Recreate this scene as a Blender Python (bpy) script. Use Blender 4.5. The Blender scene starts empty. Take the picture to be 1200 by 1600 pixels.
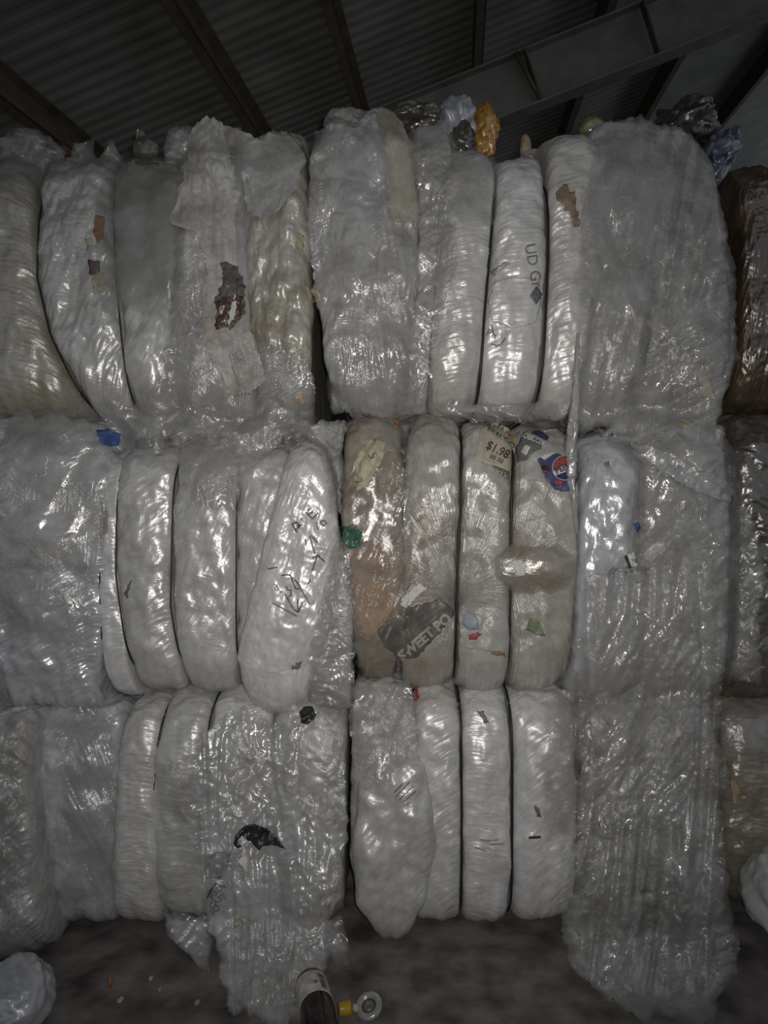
import bpy, bmesh, math, random
import numpy as np
from mathutils import Vector
from mathutils.bvhtree import BVHTree
from mathutils.geometry import delaunay_2d_cdt, tessellate_polygon

C = bpy.context.scene
COL = C.collection
F = 1066.667            # focal length in pixels of a 1200 x 1600 frame
CAMZ = 1.33
D0 = 2.085              # distance of the bale fronts
random.seed(4)

def P(px, py, Y):
    return Vector(((px - 600) / F * Y, Y, CAMZ - (py - 800) / F * Y))

# ------------------------------------------------------------------ noise
def _h(i, j, s):
    n = (i.astype(np.int64) * 374761393 + j.astype(np.int64) * 668265263 + int(s) * 1274126177) & 0xFFFFFFFF
    n = ((n ^ (n >> 13)) * 1103515245) & 0xFFFFFFFF
    n = ((n ^ (n >> 16)) * 2246822519) & 0xFFFFFFFF
    return (n ^ (n >> 15)) & 0xFFFFFFFF

def perlin(x, y, s=0):
    x = np.asarray(x, float); y = np.asarray(y, float)
    i = np.floor(x); j = np.floor(y)
    fx = x - i; fy = y - j
    u = fx * fx * fx * (fx * (fx * 6 - 15) + 10)
    v = fy * fy * fy * (fy * (fy * 6 - 15) + 10)
    def g(a, b):
        t = _h(i + a, j + b, s) / 4294967296.0 * 2 * math.pi
        return np.cos(t) * (fx - a) + np.sin(t) * (fy - b)
    n0 = g(0, 0) * (1 - u) + g(1, 0) * u
    n1 = g(0, 1) * (1 - u) + g(1, 1) * u
    return (n0 * (1 - v) + n1 * v) * 1.5

def fbm(x, y, s=0, o=4, gain=.5):
    r = 0; a = 1.0; t = 0
    for k in range(o):
        r = r + a * perlin(x, y, s + k * 17); t += a
        x = x * 2.03 + 5.1; y = y * 2.03 - 3.7; a *= gain
    return r / t

def tri(x):
    return 2 * np.abs(x - np.floor(x + .5)) * 2 - 1

def crumple(x, y, s=0):
    wx = fbm(x * .7, y * .7, s + 3, 2) * .5; wy = fbm(x * .7 + 9, y * .7, s + 5, 2) * .5
    x = x + wx; y = y + wy
    a = tri(1.3 * perlin(x, y, s) + .2)
    b = tri(1.5 * perlin(x * 2.1 + 3, y * 2.1, s + 31))
    c = tri(1.6 * perlin(x * 4.4, y * 4.4 + 7, s + 57))
    ln = 0
    rs = np.random.RandomState(int(s) + 900)
    for k in range(6):
        an = rs.uniform(0, math.pi); f = rs.uniform(.5, 1.7); ph = rs.uniform(0, 9)
        q = x * math.cos(an) + y * math.sin(an); r = -x * math.sin(an) + y * math.cos(an)
        m = np.clip(perlin(x * .55 + 13 * k, y * .55 - 7 * k, s + k) * 2.2 + .25, 0, 1)
        ln = ln + m * tri(q * f + ph + .45 * perlin(q * .6, r * .25, s + 40 + k)) / f
    msk = np.clip(.62 + .95 * fbm(x * .16 + 3.3, y * .16, s + 71, 2), .22, 1.25)
    return (.36 * a + .2 * b + .1 * c + .30 * ln) * msk

# ------------------------------------------------------------------ object helpers
ORG = {}
def thing(name, label, cat, loc=(0, 0, 0), group=None):
    o = bpy.data.objects.new(name, None); COL.objects.link(o)
    o.location = loc; o.empty_display_size = .1
    ORG[o.name] = Vector(loc)
    o['label'] = label; o['category'] = cat
    if group: o['group'] = group
    return o

def tag(o, label=None, cat=None, group=None, kind=None):
    if label: o['label'] = label
    if cat: o['category'] = cat
    if group: o['group'] = group
    if kind: o['kind'] = kind
    return o

def mesh(name, verts, faces, mat, parent=None, uv=None, smooth=True, label=None, org=None, inner=None):
    verts = np.asarray([tuple(v) for v in verts] if not isinstance(verts, np.ndarray) else verts, float)
    if parent is not None:
        loc = ORG[parent.name]; own = Vector((0, 0, 0))
    else:
        if org is None:
            org = (verts[:, 0].mean(), verts[:, 1].mean(), verts[:, 2].min())
        loc = own = Vector(org)
    me = bpy.data.meshes.new(name)
    me.from_pydata((verts - np.array(loc)).tolist(), [], [tuple(f) for f in faces])
    if uv is not None:
        l = me.uv_layers.new(name='UVMap')
        idx = np.zeros(len(me.loops), dtype=np.int32); me.loops.foreach_get('vertex_index', idx)
        l.data.foreach_set('uv', np.asarray(uv)[idx].astype(np.float32).ravel())
    at = me.attributes.new('inner', 'FLOAT', 'POINT')
    at.data.foreach_set('value', np.ones(len(verts), np.float32) if inner is None else np.asarray(inner, np.float32))
    if smooth:
        me.polygons.foreach_set('use_smooth', [True] * len(me.polygons))
    me.materials.append(mat)
    o = bpy.data.objects.new(name, me); COL.objects.link(o)
    if parent is not None:
        o.parent = parent; ORG[o.name] = loc
    else:
        o.location = own; ORG[o.name] = own
    if label: o['label'] = label
    return o

def struct(name, verts, faces, mat, smooth=False):
    o = mesh(name, verts, faces, mat, smooth=smooth, org=(0, 0, 0)); o['kind'] = 'structure'; return o

def grid_faces(nr, nc, close_r=False, flip=False):
    f = []
    for r in range(nr if close_r else nr - 1):
        r2 = (r + 1) % nr
        a = r * nc; b = r2 * nc
        if flip:
            f += [(a + c, b + c, b + c + 1, a + c + 1) for c in range(nc - 1)]
        else:
            f += [(a + c, a + c + 1, b + c + 1, b + c) for c in range(nc - 1)]
    return f

# ------------------------------------------------------------------ materials
def _mat(name):
    m = bpy.data.materials.new(name); m.use_nodes = True
    nt = m.node_tree; nt.nodes.clear()
    return m, nt, nt.nodes, nt.links

def plain(name, col, rough=.6, metal=0., noise=.25, nscale=30., bump=0., spec=.4):
    m, nt, N, L = _mat(name)
    out = N.new('ShaderNodeOutputMaterial'); b = N.new('ShaderNodeBsdfPrincipled')
    L.new(b.outputs[0], out.inputs[0])
    tc = N.new('ShaderNodeNewGeometry')
    n = N.new('ShaderNodeTexNoise'); n.inputs['Scale'].default_value = nscale; n.inputs['Detail'].default_value = 6
    L.new(tc.outputs['Position'], n.inputs['Vector'])
    r = N.new('ShaderNodeValToRGB')
    r.color_ramp.elements[0].position = .3; r.color_ramp.elements[1].position = .7
    r.color_ramp.elements[0].color = (*[c * (1 - noise) for c in col], 1)
    r.color_ramp.elements[1].color = (*[min(1, c * (1 + noise)) for c in col], 1)
    L.new(n.outputs['Fac'], r.inputs[0]); L.new(r.outputs[0], b.inputs['Base Color'])
    b.inputs['Roughness'].default_value = rough; b.inputs['Metallic'].default_value = metal
    b.inputs['Specular IOR Level'].default_value = spec
    if bump:
        bp = N.new('ShaderNodeBump'); bp.inputs['Distance'].default_value = bump
        L.new(n.outputs['Fac'], bp.inputs['Height']); L.new(bp.outputs[0], b.inputs['Normal'])
    return m

def film(name, col=(.4, .4, .39), col2=(.22, .19, .14), stain=.35, rough=.26, streak=.0, crink=.5,
         sx=5., sy=110., cscale=38., alpha=1., avar=.25, spec=.5, stscale=5., mott=.16, lines=0.):
    """clear / milky polythene film: grey body with dirt, wrinkle relief, optional see-through."""
    m, nt, N, L = _mat(name)
    out = N.new('ShaderNodeOutputMaterial'); b = N.new('ShaderNodeBsdfPrincipled')
    geo = N.new('ShaderNodeNewGeometry'); uv = N.new('ShaderNodeUVMap'); uv.uv_map = 'UVMap'
    pos = geo.outputs['Position']
    def noise(scale, detail=5., rgh=.55, dist=0., vec=pos):
        n = N.new('ShaderNodeTexNoise'); n.inputs['Scale'].default_value = scale
        n.inputs['Detail'].default_value = detail; n.inputs['Roughness'].default_value = rgh
        n.inputs['Distortion'].default_value = dist
        L.new(vec, n.inputs['Vector']); return n.outputs['Fac']
    def mth(op, a, bb=None, clamp=False):
        k = N.new('ShaderNodeMath'); k.operation = op; k.use_clamp = clamp
        for i, v in enumerate((a, bb)):
            if v is None: continue
            if isinstance(v, (int, float)): k.inputs[i].default_value = v
            else: L.new(v, k.inputs[i])
        return k.outputs[0]
    # colour: dirt patches and mottling of the film itself
    st = mth('MULTIPLY', mth('SUBTRACT', noise(stscale, 6, .62, .6), .5 - .13 * stain), 4.5, True)
    st = mth('MULTIPLY', st, min(1, stain * 1.6), True)
    mx = N.new('ShaderNodeMix'); mx.data_type = 'RGBA'
    mx.inputs[6].default_value = (*col, 1); mx.inputs[7].default_value = (*col2, 1)
    L.new(st, mx.inputs[0])
    mo = mth('ADD', mth('MULTIPLY', mth('SUBTRACT', noise(26, 7, .65, .8), .5), mott * 5), 1.0)
    hs = N.new('ShaderNodeHueSaturation'); L.new(mo, hs.inputs['Value']); L.new(mx.outputs[2], hs.inputs['Color'])
    L.new(hs.outputs[0], b.inputs['Base Color'])
    # relief
    h = None
    def ridge(x): return mth('ABSOLUTE', mth('SUBTRACT', x, .5))
    if crink:
        c1 = mth('MULTIPLY', ridge(noise(cscale, 3, .55, 1.2)), 2.2 * crink)
        c2 = mth('MULTIPLY', ridge(noise(cscale * 2.9, 3, .6, .9)), .9 * crink)
        mk = mth('MULTIPLY', mth('SUBTRACT', noise(6., 3, .55), .40), 4.5, True)
        h = mth('MULTIPLY', mth('ADD', c1, c2), mth('ADD', mk, .18))
    if streak:
        mp = N.new('ShaderNodeMapping'); mp.vector_type = 'POINT'
        mp.inputs['Scale'].default_value = (sx, sy, 1)
        L.new(uv.outputs[0], mp.inputs['Vector'])
        s1 = mth('MULTIPLY', noise(1.0, 5, .6, .35, mp.outputs[0]), 1.6 * streak)
        h = s1 if h is None else mth('ADD', h, s1)
    for q, (an, lsx, lsy) in enumerate(((.5, 9, 120), (-.75, 12, 150), (1.5, 8, 110))):
        if not lines: break
        mp = N.new('ShaderNodeMapping'); mp.inputs['Rotation'].default_value = (0, 0, an); mp.inputs['Location'].default_value = (q * 3.1, q, 0)
        m2 = N.new('ShaderNodeMapping'); m2.inputs['Scale'].default_value = (lsx, lsy, 1)
        L.new(uv.outputs[0], mp.inputs['Vector']); L.new(mp.outputs[0], m2.inputs['Vector'])
        ln = ridge(noise(1., 3, .55, .5, m2.outputs[0]))
        mo_ = N.new('ShaderNodeMapping'); mo_.inputs['Location'].default_value = (q * 5.7, 1, q)
        L.new(pos, mo_.inputs['Vector'])
        mk = mth('MULTIPLY', mth('SUBTRACT', noise(7.5, 2, .5, 0, mo_.outputs[0]), .47), 7., True)
        ln = mth('MULTIPLY', mth('MULTIPLY', ln, mk), 2.4 * lines)
        h = ln if h is None else mth('ADD', h, ln)
    if h is not None:
        bp = N.new('ShaderNodeBump'); bp.inputs['Distance'].default_value = .0022
        bp.inputs['Strength'].default_value = 1.
        L.new(h, bp.inputs['Height']); L.new(bp.outputs[0], b.inputs['Normal'])
    b.inputs['Roughness'].default_value = rough
    b.inputs['Specular IOR Level'].default_value = spec; b.inputs['IOR'].default_value = 2.3   # many thin layers reflect
    if alpha < 1:
        tr = N.new('ShaderNodeBsdfTransparent'); ms = N.new('ShaderNodeMixShader')
        a = mth('ADD', mth('MULTIPLY', mth('SUBTRACT', noise(9, 6, .6, 1.), .5), avar * 4), alpha, True)
        at = N.new('ShaderNodeAttribute'); at.attribute_name = 'inner'
        a = mth('MULTIPLY', a, at.outputs['Fac'], True)
        L.new(a, ms.inputs[0]); L.new(tr.outputs[0], ms.inputs[1]); L.new(b.outputs[0], ms.inputs[2])
        L.new(ms.outputs[0], out.inputs[0])
    else:
        L.new(b.outputs[0], out.inputs[0])
    return m

# ------------------------------------------------------------------ bale pieces
BV, BF = [], []          # every film bulge, for draping
def bvh_all():
    return BVHTree.FromPolygons(np.concatenate(BV).tolist(), BF)

_off = [0]
def register(v, f):
    BV.append(v); BF.extend([tuple(i + _off[0] for i in q) for q in f]); _off[0] += len(v)

def prof(Y, depth, z0, z1, n, step, d=0.):
    ph = np.linspace(0, 2 * math.pi, 6001)[:-1]
    c, s = np.cos(ph), np.sin(ph)
    r = (np.abs(c) ** n + np.abs(s) ** n) ** (-1 / n)
    sy = r * c; sz = r * s
    y = sy * depth / 2; z = sz * (z1 - z0) / 2
    dl = np.hypot(np.diff(np.append(y, y[0])), np.diff(np.append(z, z[0])))
    w = np.where(y < -depth / 2 + .16, 1 / step, np.where(y < -depth / 2 + .4, 1 / (3 * step), 1 / .05))
    cum = np.concatenate([[0], np.cumsum(dl * w)])
    m = int(cum[-1])
    t = np.linspace(0, cum[-1], m + 1)[:-1]
    idx = np.searchsorted(cum, t, side='right') - 1
    return sy[idx], sz[idx]

def lobe(parent, rows, mat, Y=D0, depth=.95, n=5., p=3.0, seed=1, lump=.012, lsc=9., wr=.0012, wang=0., wsx=7., wsy=60.,
         cr=.0, csc=16., knot=None, step=.0036, K=None, name='film_bulge', label=None, fan=.16, reg=True):
    rows = np.array(rows, float); k = Y / F
    yt, yb = rows[0, 0], rows[-1, 0]
    zt = CAMZ - (yt - 800) * k; zb = CAMZ - (yb - 800) * k
    sy, sz = prof(Y, depth, zb, zt, n, step)
    yt2, yb2 = yt, yb
    for _ in range(4):           # tall corners are rounded: grow the body until its outline reaches the measured one
        Yc = Y + depth / 2
        zz = (zt + zb) / 2 + (zt - zb) / 2 * sz; yy = Yc + depth / 2 * sy
        pyy = 800 - (zz - CAMZ) * F / yy
        if yt < 800: zt += (pyy.min() - yt) * k
        if yb > 800: zb += (pyy.max() - yb) * k
    if zb < 0: zb = 0.
    Zc, H, Yc = (zt + zb) / 2, zt - zb, Y + depth / 2
    wid = float(np.mean(rows[:, 2] - rows[:, 1])) * k
    if K is None: K = min(.29 * wid, .07)
    nu = max(14, int(wid / step))
    th = np.linspace(0, math.pi, nu); u = (1 - np.cos(th)) / 2
    u = .5 * u + .5 * np.linspace(0, 1, nu)
    s = np.clip(1 - np.abs(2 * u - 1) ** p, 0, 1) ** (1 / p)
    d = K * (1 - s)
    YY = Yc + (depth / 2 - d)[None, :] * sy[:, None]
    ZZ = Zc + (H / 2 - d)[None, :] * sz[:, None]
    yi = 800 - (Zc + H / 2 * sz - CAMZ) / k
    xl = np.interp(yi, rows[:, 0], rows[:, 1]); xr = np.interp(yi, rows[:, 0], rows[:, 2])
    # wavy seam
    wob = fbm(yi / 60., yi * 0 + seed, seed, 3) * 4
    XX = ((xl + wob)[:, None] * (1 - u)[None, :] + (xr + wob * .6)[:, None] * u[None, :] - 600) * k
    nv = len(sy)
    V = np.stack([XX, YY, ZZ], -1)
    du = np.gradient(V, axis=1); dv = np.roll(V, -1, 0) - np.roll(V, 1, 0)
    Nn = np.cross(du, dv); Nn /= np.linalg.norm(Nn, axis=-1, keepdims=True) + 1e-9
    ctr = np.array([V[..., 0].mean(), Yc, Zc])
    if np.mean(np.sum(Nn * (V - ctr), -1)) < 0: Nn = -Nn
    # film coordinates in metres
    a = math.radians(wang)
    px_ = XX; pz_ = ZZ + (YY - Y) * .9
    if knot is not None:
        kx = (knot[0] - 600) * k; kz = CAMZ - (knot[1] - 800) * k
        rr = np.hypot(px_ - kx, pz_ - kz); tt = np.arctan2(pz_ - kz, np.abs(px_ - kx) + 1e-4)
        U, W = rr, tt * fan
    else:
        U = px_ * math.cos(a) + pz_ * math.sin(a); W = -px_ * math.sin(a) + pz_ * math.cos(a)
    disp = lump * fbm(XX * lsc, pz_ * lsc * .7, seed, 3) * 1.6
    if wr:
        warp = .35 * perlin(U * 11, W * 11, seed + 5)
        disp = disp + wr * (tri(1.2 * perlin(U * wsx, W * wsy + warp, seed + 9)) * .7 + .5 * tri(1.4 * perlin(U * wsx * 1.7, W * wsy * 2.1, seed + 19)))
    if cr:
        disp = disp + cr * crumple(XX * csc, pz_ * csc * .8, seed + 2)
    env = np.clip(s * 1.3, .15, 1)[None, :]
    V = V + Nn * (disp * env)[..., None]
    vf = V.reshape(-1, 3); nc = nu
    faces = grid_faces(nv, nc, close_r=True)
    cl = len(vf); caps = np.array([V[:, 0].mean(0), V[:, -1].mean(0)])
    vf = np.concatenate([vf, caps])
    for j in range(nv):
        j2 = (j + 1) % nv
        faces.append((j * nc, j2 * nc, cl)); faces.append((j2 * nc + nc - 1, j * nc + nc - 1, cl + 1))
    uv = np.concatenate([np.stack([U, W], -1).reshape(-1, 2), np.zeros((2, 2))])
    o = mesh(name, vf, faces, mat, parent, uv=uv, label=label)
    if reg: register(vf, faces)
    return o

def box(name, x0, x1, y0, y1, z0, z1, mat, parent=None):
    v = np.array([(x, y, z) for x in (x0, x1) for y in (y0, y1) for z in (z0, z1)])
    f = [(0, 1, 3, 2), (4, 6, 7, 5), (0, 4, 5, 1), (2, 3, 7, 6), (0, 2, 6, 4), (1, 5, 7, 3)]
    return mesh(name, v, f, mat, parent, smooth=False)

def tube(name, pts, r, mat, parent=None, closed=False, ns=6, flat=1., label=None, smooth=True):
    pts = [Vector(p) for p in pts]; n = len(pts); V = []; Fc = []
    for i, p in enumerate(pts):
        a = pts[i - 1] if (i or closed) else pts[i]; b = pts[(i + 1) % n] if (i < n - 1 or closed) else pts[i]
        t = (b - a).normalized()
        up = Vector((0, 1, 0)) if abs(t.y) < .8 else Vector((0, 0, 1))
        s = t.cross(up).normalized(); w = s.cross(t).normalized()
        for q in range(ns):
            an = 2 * math.pi * q / ns
            V.append(p + s * (r * math.cos(an)) + w * (r * flat * math.sin(an)))
    for i in range(n if closed else n - 1):
        i2 = (i + 1) % n
        for q in range(ns):
            q2 = (q + 1) % ns
            Fc.append((i * ns + q, i * ns + q2, i2 * ns + q2, i2 * ns + q))
    if not closed:
        Fc.append(tuple(range(ns - 1, -1, -1))); Fc.append(tuple((n - 1) * ns + q for q in range(ns)))
    if name is None: return V, Fc
    return mesh(name, V, Fc, mat, parent, smooth=smooth, label=label)

def strap(parent, pts, mat, ytop, ybot, r=.004, Y=D0, inset=.016, depth=.95, n=5., flat=.6):
    """a baling wire round the whole bale in the groove between two bulges; pts = (y, x) across the front."""
    pts = np.array(pts, float); k = Y / F
    zt = CAMZ - (ytop - 800) * k; zb = CAMZ - (ybot - 800) * k
    sy, sz = prof(Y, depth, zb, zt, n, .012)
    Zc, H, Yc = (zt + zb) / 2, zt - zb, Y + depth / 2
    yi = 800 - (Zc + H / 2 * sz - CAMZ) / k
    x = (np.interp(yi, pts[:, 0], pts[:, 1]) - 600) * k
    loop = [(x[i], Yc + (depth / 2 - inset) * sy[i], Zc + (H / 2 - inset) * sz[i]) for i in range(len(sy))]
    return tube('baling_wire', loop, r, mat, parent, closed=True, ns=6, flat=flat)

def blur(a, it):
    for _ in range(it):
        b = np.pad(a, 1, mode='edge')
        a = (b[1:-1, 1:-1] * 2 + b[:-2, 1:-1] + b[2:, 1:-1] + b[1:-1, :-2] + b[1:-1, 2:]) / 6
    return a

TREE = None
def cast(px, py, tree=None):
    d = Vector(((px - 600) / F, 1, -(py - 800) / F)).normalized()
    h = (tree or TREE).ray_cast(Vector((0, 0, CAMZ)), d)
    return h[0]

def sheet(name, rows, mat, parent=None, off=.02, amp=.012, csc=14., soft=30, erode=4, ragged=7., res=2.7, lean=None, folds=0.,
          fsc=16., fang=0., seed=1, back=D0 + .06, label=None, thick=.0012, env=1., uvang=0., org=None, bulge=0., far=None, soft_edge=1.):
    """a loose film sheet draped over whatever stands behind it; rows = (y, xl, xr) of its outline."""
    rows = np.array(rows, float)
    ny = max(6, int((rows[-1, 0] - rows[0, 0]) / res)); nx = max(5, int(np.max(rows[:, 2] - rows[:, 1]) / res))
    tv = np.linspace(0, 1, ny); su = np.linspace(0, 1, nx)
    y = rows[0, 0] + tv * (rows[-1, 0] - rows[0, 0])
    xl = np.interp(y, rows[:, 0], rows[:, 1]) + ragged * (fbm(y / 55., y * 0 + .3, seed, 5, .62) * 2.0)
    xr = np.interp(y, rows[:, 0], rows[:, 2]) + ragged * (fbm(y / 55., y * 0 + 7.3, seed + 3, 5, .62) * 2.0)
    PX = xl[:, None] * (1 - su) + xr[:, None] * su
    xm = PX / 48.
    rg = fbm(xm, xm * 0 + .7, seed + 8, 5, .6) * 2.6 * ragged * 1.5
    PY = y[:, None] + rg * (np.clip(1 - tv / .12, 0, 1) ** 1.5 + np.clip(1 - (1 - tv) / .12, 0, 1) ** 1.5)[:, None]
    raw = np.full((ny, nx), np.nan)
    for i in range(ny):
        for j in range(nx):
            h = cast(PX[i, j], PY[i, j])
            if h is not None and h.y < D0 + .25: raw[i, j] = h.y
    miss = np.isnan(raw); dd = np.where(miss, back, raw)
    for _ in range(erode):
        b = np.pad(dd, 1, mode='edge')
        dd = np.minimum.reduce([dd, b[:-2, 1:-1], b[2:, 1:-1], b[1:-1, :-2], b[1:-1, 2:]])
    dd = blur(dd, soft) - off
    if lean is not None:
        dd = dd - np.interp(y, [l[0] for l in lean], [l[1] for l in lean])[:, None]
    mx = PX * D0 / F; mz = PY * D0 / F
    if bulge:
        dd = dd - bulge * (np.sin(np.pi * su)[None, :] * np.sin(np.pi * np.clip(tv, .0, 1))[:, None]) ** .7
    c = amp * crumple(mx * csc, mz * csc * .8, seed + 11)
    if folds:
        a = math.radians(fang); q = mx * math.cos(a) + mz * math.sin(a); w = -mx * math.sin(a) + mz * math.cos(a)
        c = c + folds * tri(1.6 * perlin(q * fsc, w * fsc * .12, seed + 21) + .3)
    dd = dd - c
    lim = np.where(miss, 9., raw) - .005
    dd = np.minimum(dd, lim)
    if far is not None:                       # never behind / below the ground plane
        g = (CAMZ - .006) * F / np.maximum(PY - 800, 1)
        dd = np.where(PY > 900, np.minimum(dd, g), dd)
    V = np.stack([(PX - 600) / F * dd, dd, CAMZ - (PY - 800) / F * dd], -1).reshape(-1, 3)
    a = math.radians(uvang)
    uv = np.stack([mx * math.cos(a) + mz * math.sin(a), -mx * math.sin(a) + mz * math.cos(a)], -1).reshape(-1, 2)
    ed = np.minimum(np.minimum(su, 1 - su)[None, :] * np.max(rows[:, 2] - rows[:, 1]), np.minimum(tv, 1 - tv)[:, None] * (rows[-1, 0] - rows[0, 0]))
    ed = np.clip((ed + 5 * fbm(PX / 20., PY / 20., seed + 33, 2)) / (14 * soft_edge), 0, 1) ** .8 * .75 + .25 if soft_edge else ed * 0 + 1
    BV.append(V); BF.extend([tuple(i + _off[0] for i in q) for q in grid_faces(ny, nx)]); _off[0] += len(V)
    o = mesh(name, V, grid_faces(ny, nx, flip=True), mat, parent, uv=uv, label=label, org=org, inner=ed.ravel())
    return o

def patch(name, poly, mat, parent, off=.004, res=3., tree=None, ragged=1.2, seed=3, thick=.0012, label=None, amp=.0, uvang=0.):
    """a thin scrap or label lying on the film; poly = pixel outline projected onto the bale surface."""
    pts = []
    n = len(poly)
    for i in range(n):
        a = Vector(poly[i]); b = Vector(poly[(i + 1) % n]); m = max(1, int((b - a).length / res))
        for q in range(m):
            c = a.lerp(b, q / m)
            if ragged:
                c = c + Vector((float(perlin(c.x / 6., c.y / 6., seed)), float(perlin(c.x / 6. + 40, c.y / 6., seed)))) * ragged * 1.6
            pts.append(c)
    nb = len(pts)
    xs = [p.x for p in pts]; ys = [p.y for p in pts]
    inner = []
    x = min(xs)
    while x < max(xs):
        y = min(ys)
        while y < max(ys):
            if min((p.x - x) ** 2 + (p.y - y) ** 2 for p in pts) > (res * .6) ** 2: inner.append(Vector((x, y)))
            y += res
        x += res
    r = delaunay_2d_cdt(pts + inner, [], [list(range(nb))], 1, 1e-4)
    v2, fc = r[0], r[2]
    V = []; last = D0
    used = sorted({i for f in fc for i in f}); mp = {i: k for k, i in enumerate(used)}
    for i in used:
        v = v2[i]
        h = cast(v.x, v.y, tree)
        y = h.y if (h is not None and h.y < D0 + .3) else last
        last = y
        y = y - off - amp * float(crumple(v.x / 14., v.y / 14., seed))
        V.append(P(v.x, v.y, y))
    fc = [tuple(mp[i] for i in f) for f in fc]
    xs = [v.x for v in V]
    ua = math.radians(uvang)
    uv = [(v.x * math.cos(ua) + v.z * math.sin(ua), -v.x * math.sin(ua) + v.z * math.cos(ua)) for v in V]
    o = mesh(name, V, fc, mat, parent, uv=uv, label=label)
    # face the front
    me = o.data
    if sum(p.normal.y for p in me.polygons) > 0: me.flip_normals()
    if thick:
        s = o.modifiers.new('Solidify', 'SOLIDIFY'); s.thickness = thick; s.offset = -1
    return o

def lettering(name, txt, cx, cy, h, ang, mat, parent, off=.0065, sx=1., bold=.0, label=None, slant=0., arc=0.):
    """letters of height h pixels centred at a pixel, turned by ang degrees clockwise, laid on the surface."""
    cu = bpy.data.curves.new('tmp', 'FONT'); cu.body = txt; cu.align_x = 'CENTER'; cu.align_y = 'CENTER'
    cu.size = h / .70; cu.offset = bold * h; cu.resolution_u = 3; cu.shear = slant
    to = bpy.data.objects.new('tmp', cu); COL.objects.link(to)
    dg = bpy.context.evaluated_depsgraph_get()
    tm = to.evaluated_get(dg).to_mesh()
    vs = [(v.co.x * sx, v.co.y) for v in tm.vertices]; fs = [tuple(p.vertices) for p in tm.polygons]
    to.evaluated_get(dg).to_mesh_clear()
    bpy.data.objects.remove(to); bpy.data.curves.remove(cu)
    a = math.radians(ang); V = []; last = D0
    for x, y in vs:
        y -= arc * x * x
        px = cx + x * math.cos(a) + y * math.sin(a); py = cy + x * math.sin(a) - y * math.cos(a)
        hh = cast(px, py)
        yy = hh.y if (hh is not None and hh.y < D0 + .3) else last
        last = yy
        V.append(P(px, py, yy - off))
    o = mesh(name, V, fs, mat, parent, smooth=False, label=label)
    if sum(p.normal.y for p in o.data.polygons) > 0: o.data.flip_normals()
    return o

def strokes(name, lines, wpx, mat, parent, off=.005, label=None):
    """marker pen strokes: flat ribbons on the film."""
    V = []; Fc = []
    for ln in lines:
        pts = [Vector(p) for p in ln]; dense = []
        for a, b in zip(pts[:-1], pts[1:]):
            m = max(1, int((b - a).length / 2.5))
            dense += [a.lerp(b, q / m) for q in range(m)]
        dense.append(pts[-1])
        base = len(V)
        for i, p in enumerate(dense):
            t = (dense[min(i + 1, len(dense) - 1)] - dense[max(i - 1, 0)]).normalized()
            nrm = Vector((-t.y, t.x)) * wpx / 2
            for q in (p + nrm, p - nrm):
                h = cast(q.x, q.y); y = h.y if h is not None else D0
                V.append(P(q.x, q.y, y - off))
        for i in range(len(dense) - 1):
            Fc.append((base + 2 * i, base + 2 * i + 1, base + 2 * i + 3, base + 2 * i + 2))
    return mesh(name, V, Fc, mat, parent, smooth=False, label=label)

def blob(name, px, py, Y, w, h, d, mat, parent=None, amp=.25, sc=1.05, seed=1, sub=5, tilt=0., label=None, flatb=None, pinch=0.):
    """a crumpled bag or wad; w, h in pixels at distance Y, d in metres."""
    bm = bmesh.new(); bmesh.ops.create_icosphere(bm, subdivisions=sub, radius=1.)
    co = np.array([v.co[:] for v in bm.verts]); fc = [tuple(v.index for v in f.verts) for f in bm.faces]; bm.free()
    q = co * sc
    n = (crumple(q[:, 0] + q[:, 2] * .6, q[:, 1] - q[:, 2] * .45, seed) + crumple(q[:, 2] - q[:, 0] * .3 + 5, q[:, 1] * .8 + q[:, 0] * .5, seed + 7)) * .5
    big = fbm(co[:, 0] * 1.2 + co[:, 1], co[:, 2] * 1.2 - co[:, 1] * .7, seed + 2, 2)
    r = 1 + amp * n + amp * 1.1 * big
    co = co * r[:, None]
    if pinch: co[:, :2] *= (1 - pinch * np.clip(co[:, 2], -1, 1))[:, None]
    k = Y / F
    t = math.radians(tilt)
    x = co[:, 0] * w / 2 * k; z = co[:, 2] * h / 2 * k; yv = co[:, 1] * d / 2
    x, z = x * math.cos(t) + z * math.sin(t), -x * math.sin(t) + z * math.cos(t)
    c = P(px, py, Y)
    V = np.stack([x + c.x, yv + c.y, z + c.z], -1)
    if flatb is not None: V[:, 2] = np.maximum(V[:, 2], flatb)
    return mesh(name, V, fc, mat, parent, uv=np.stack([V[:, 0], V[:, 2]], -1), label=label)

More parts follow.
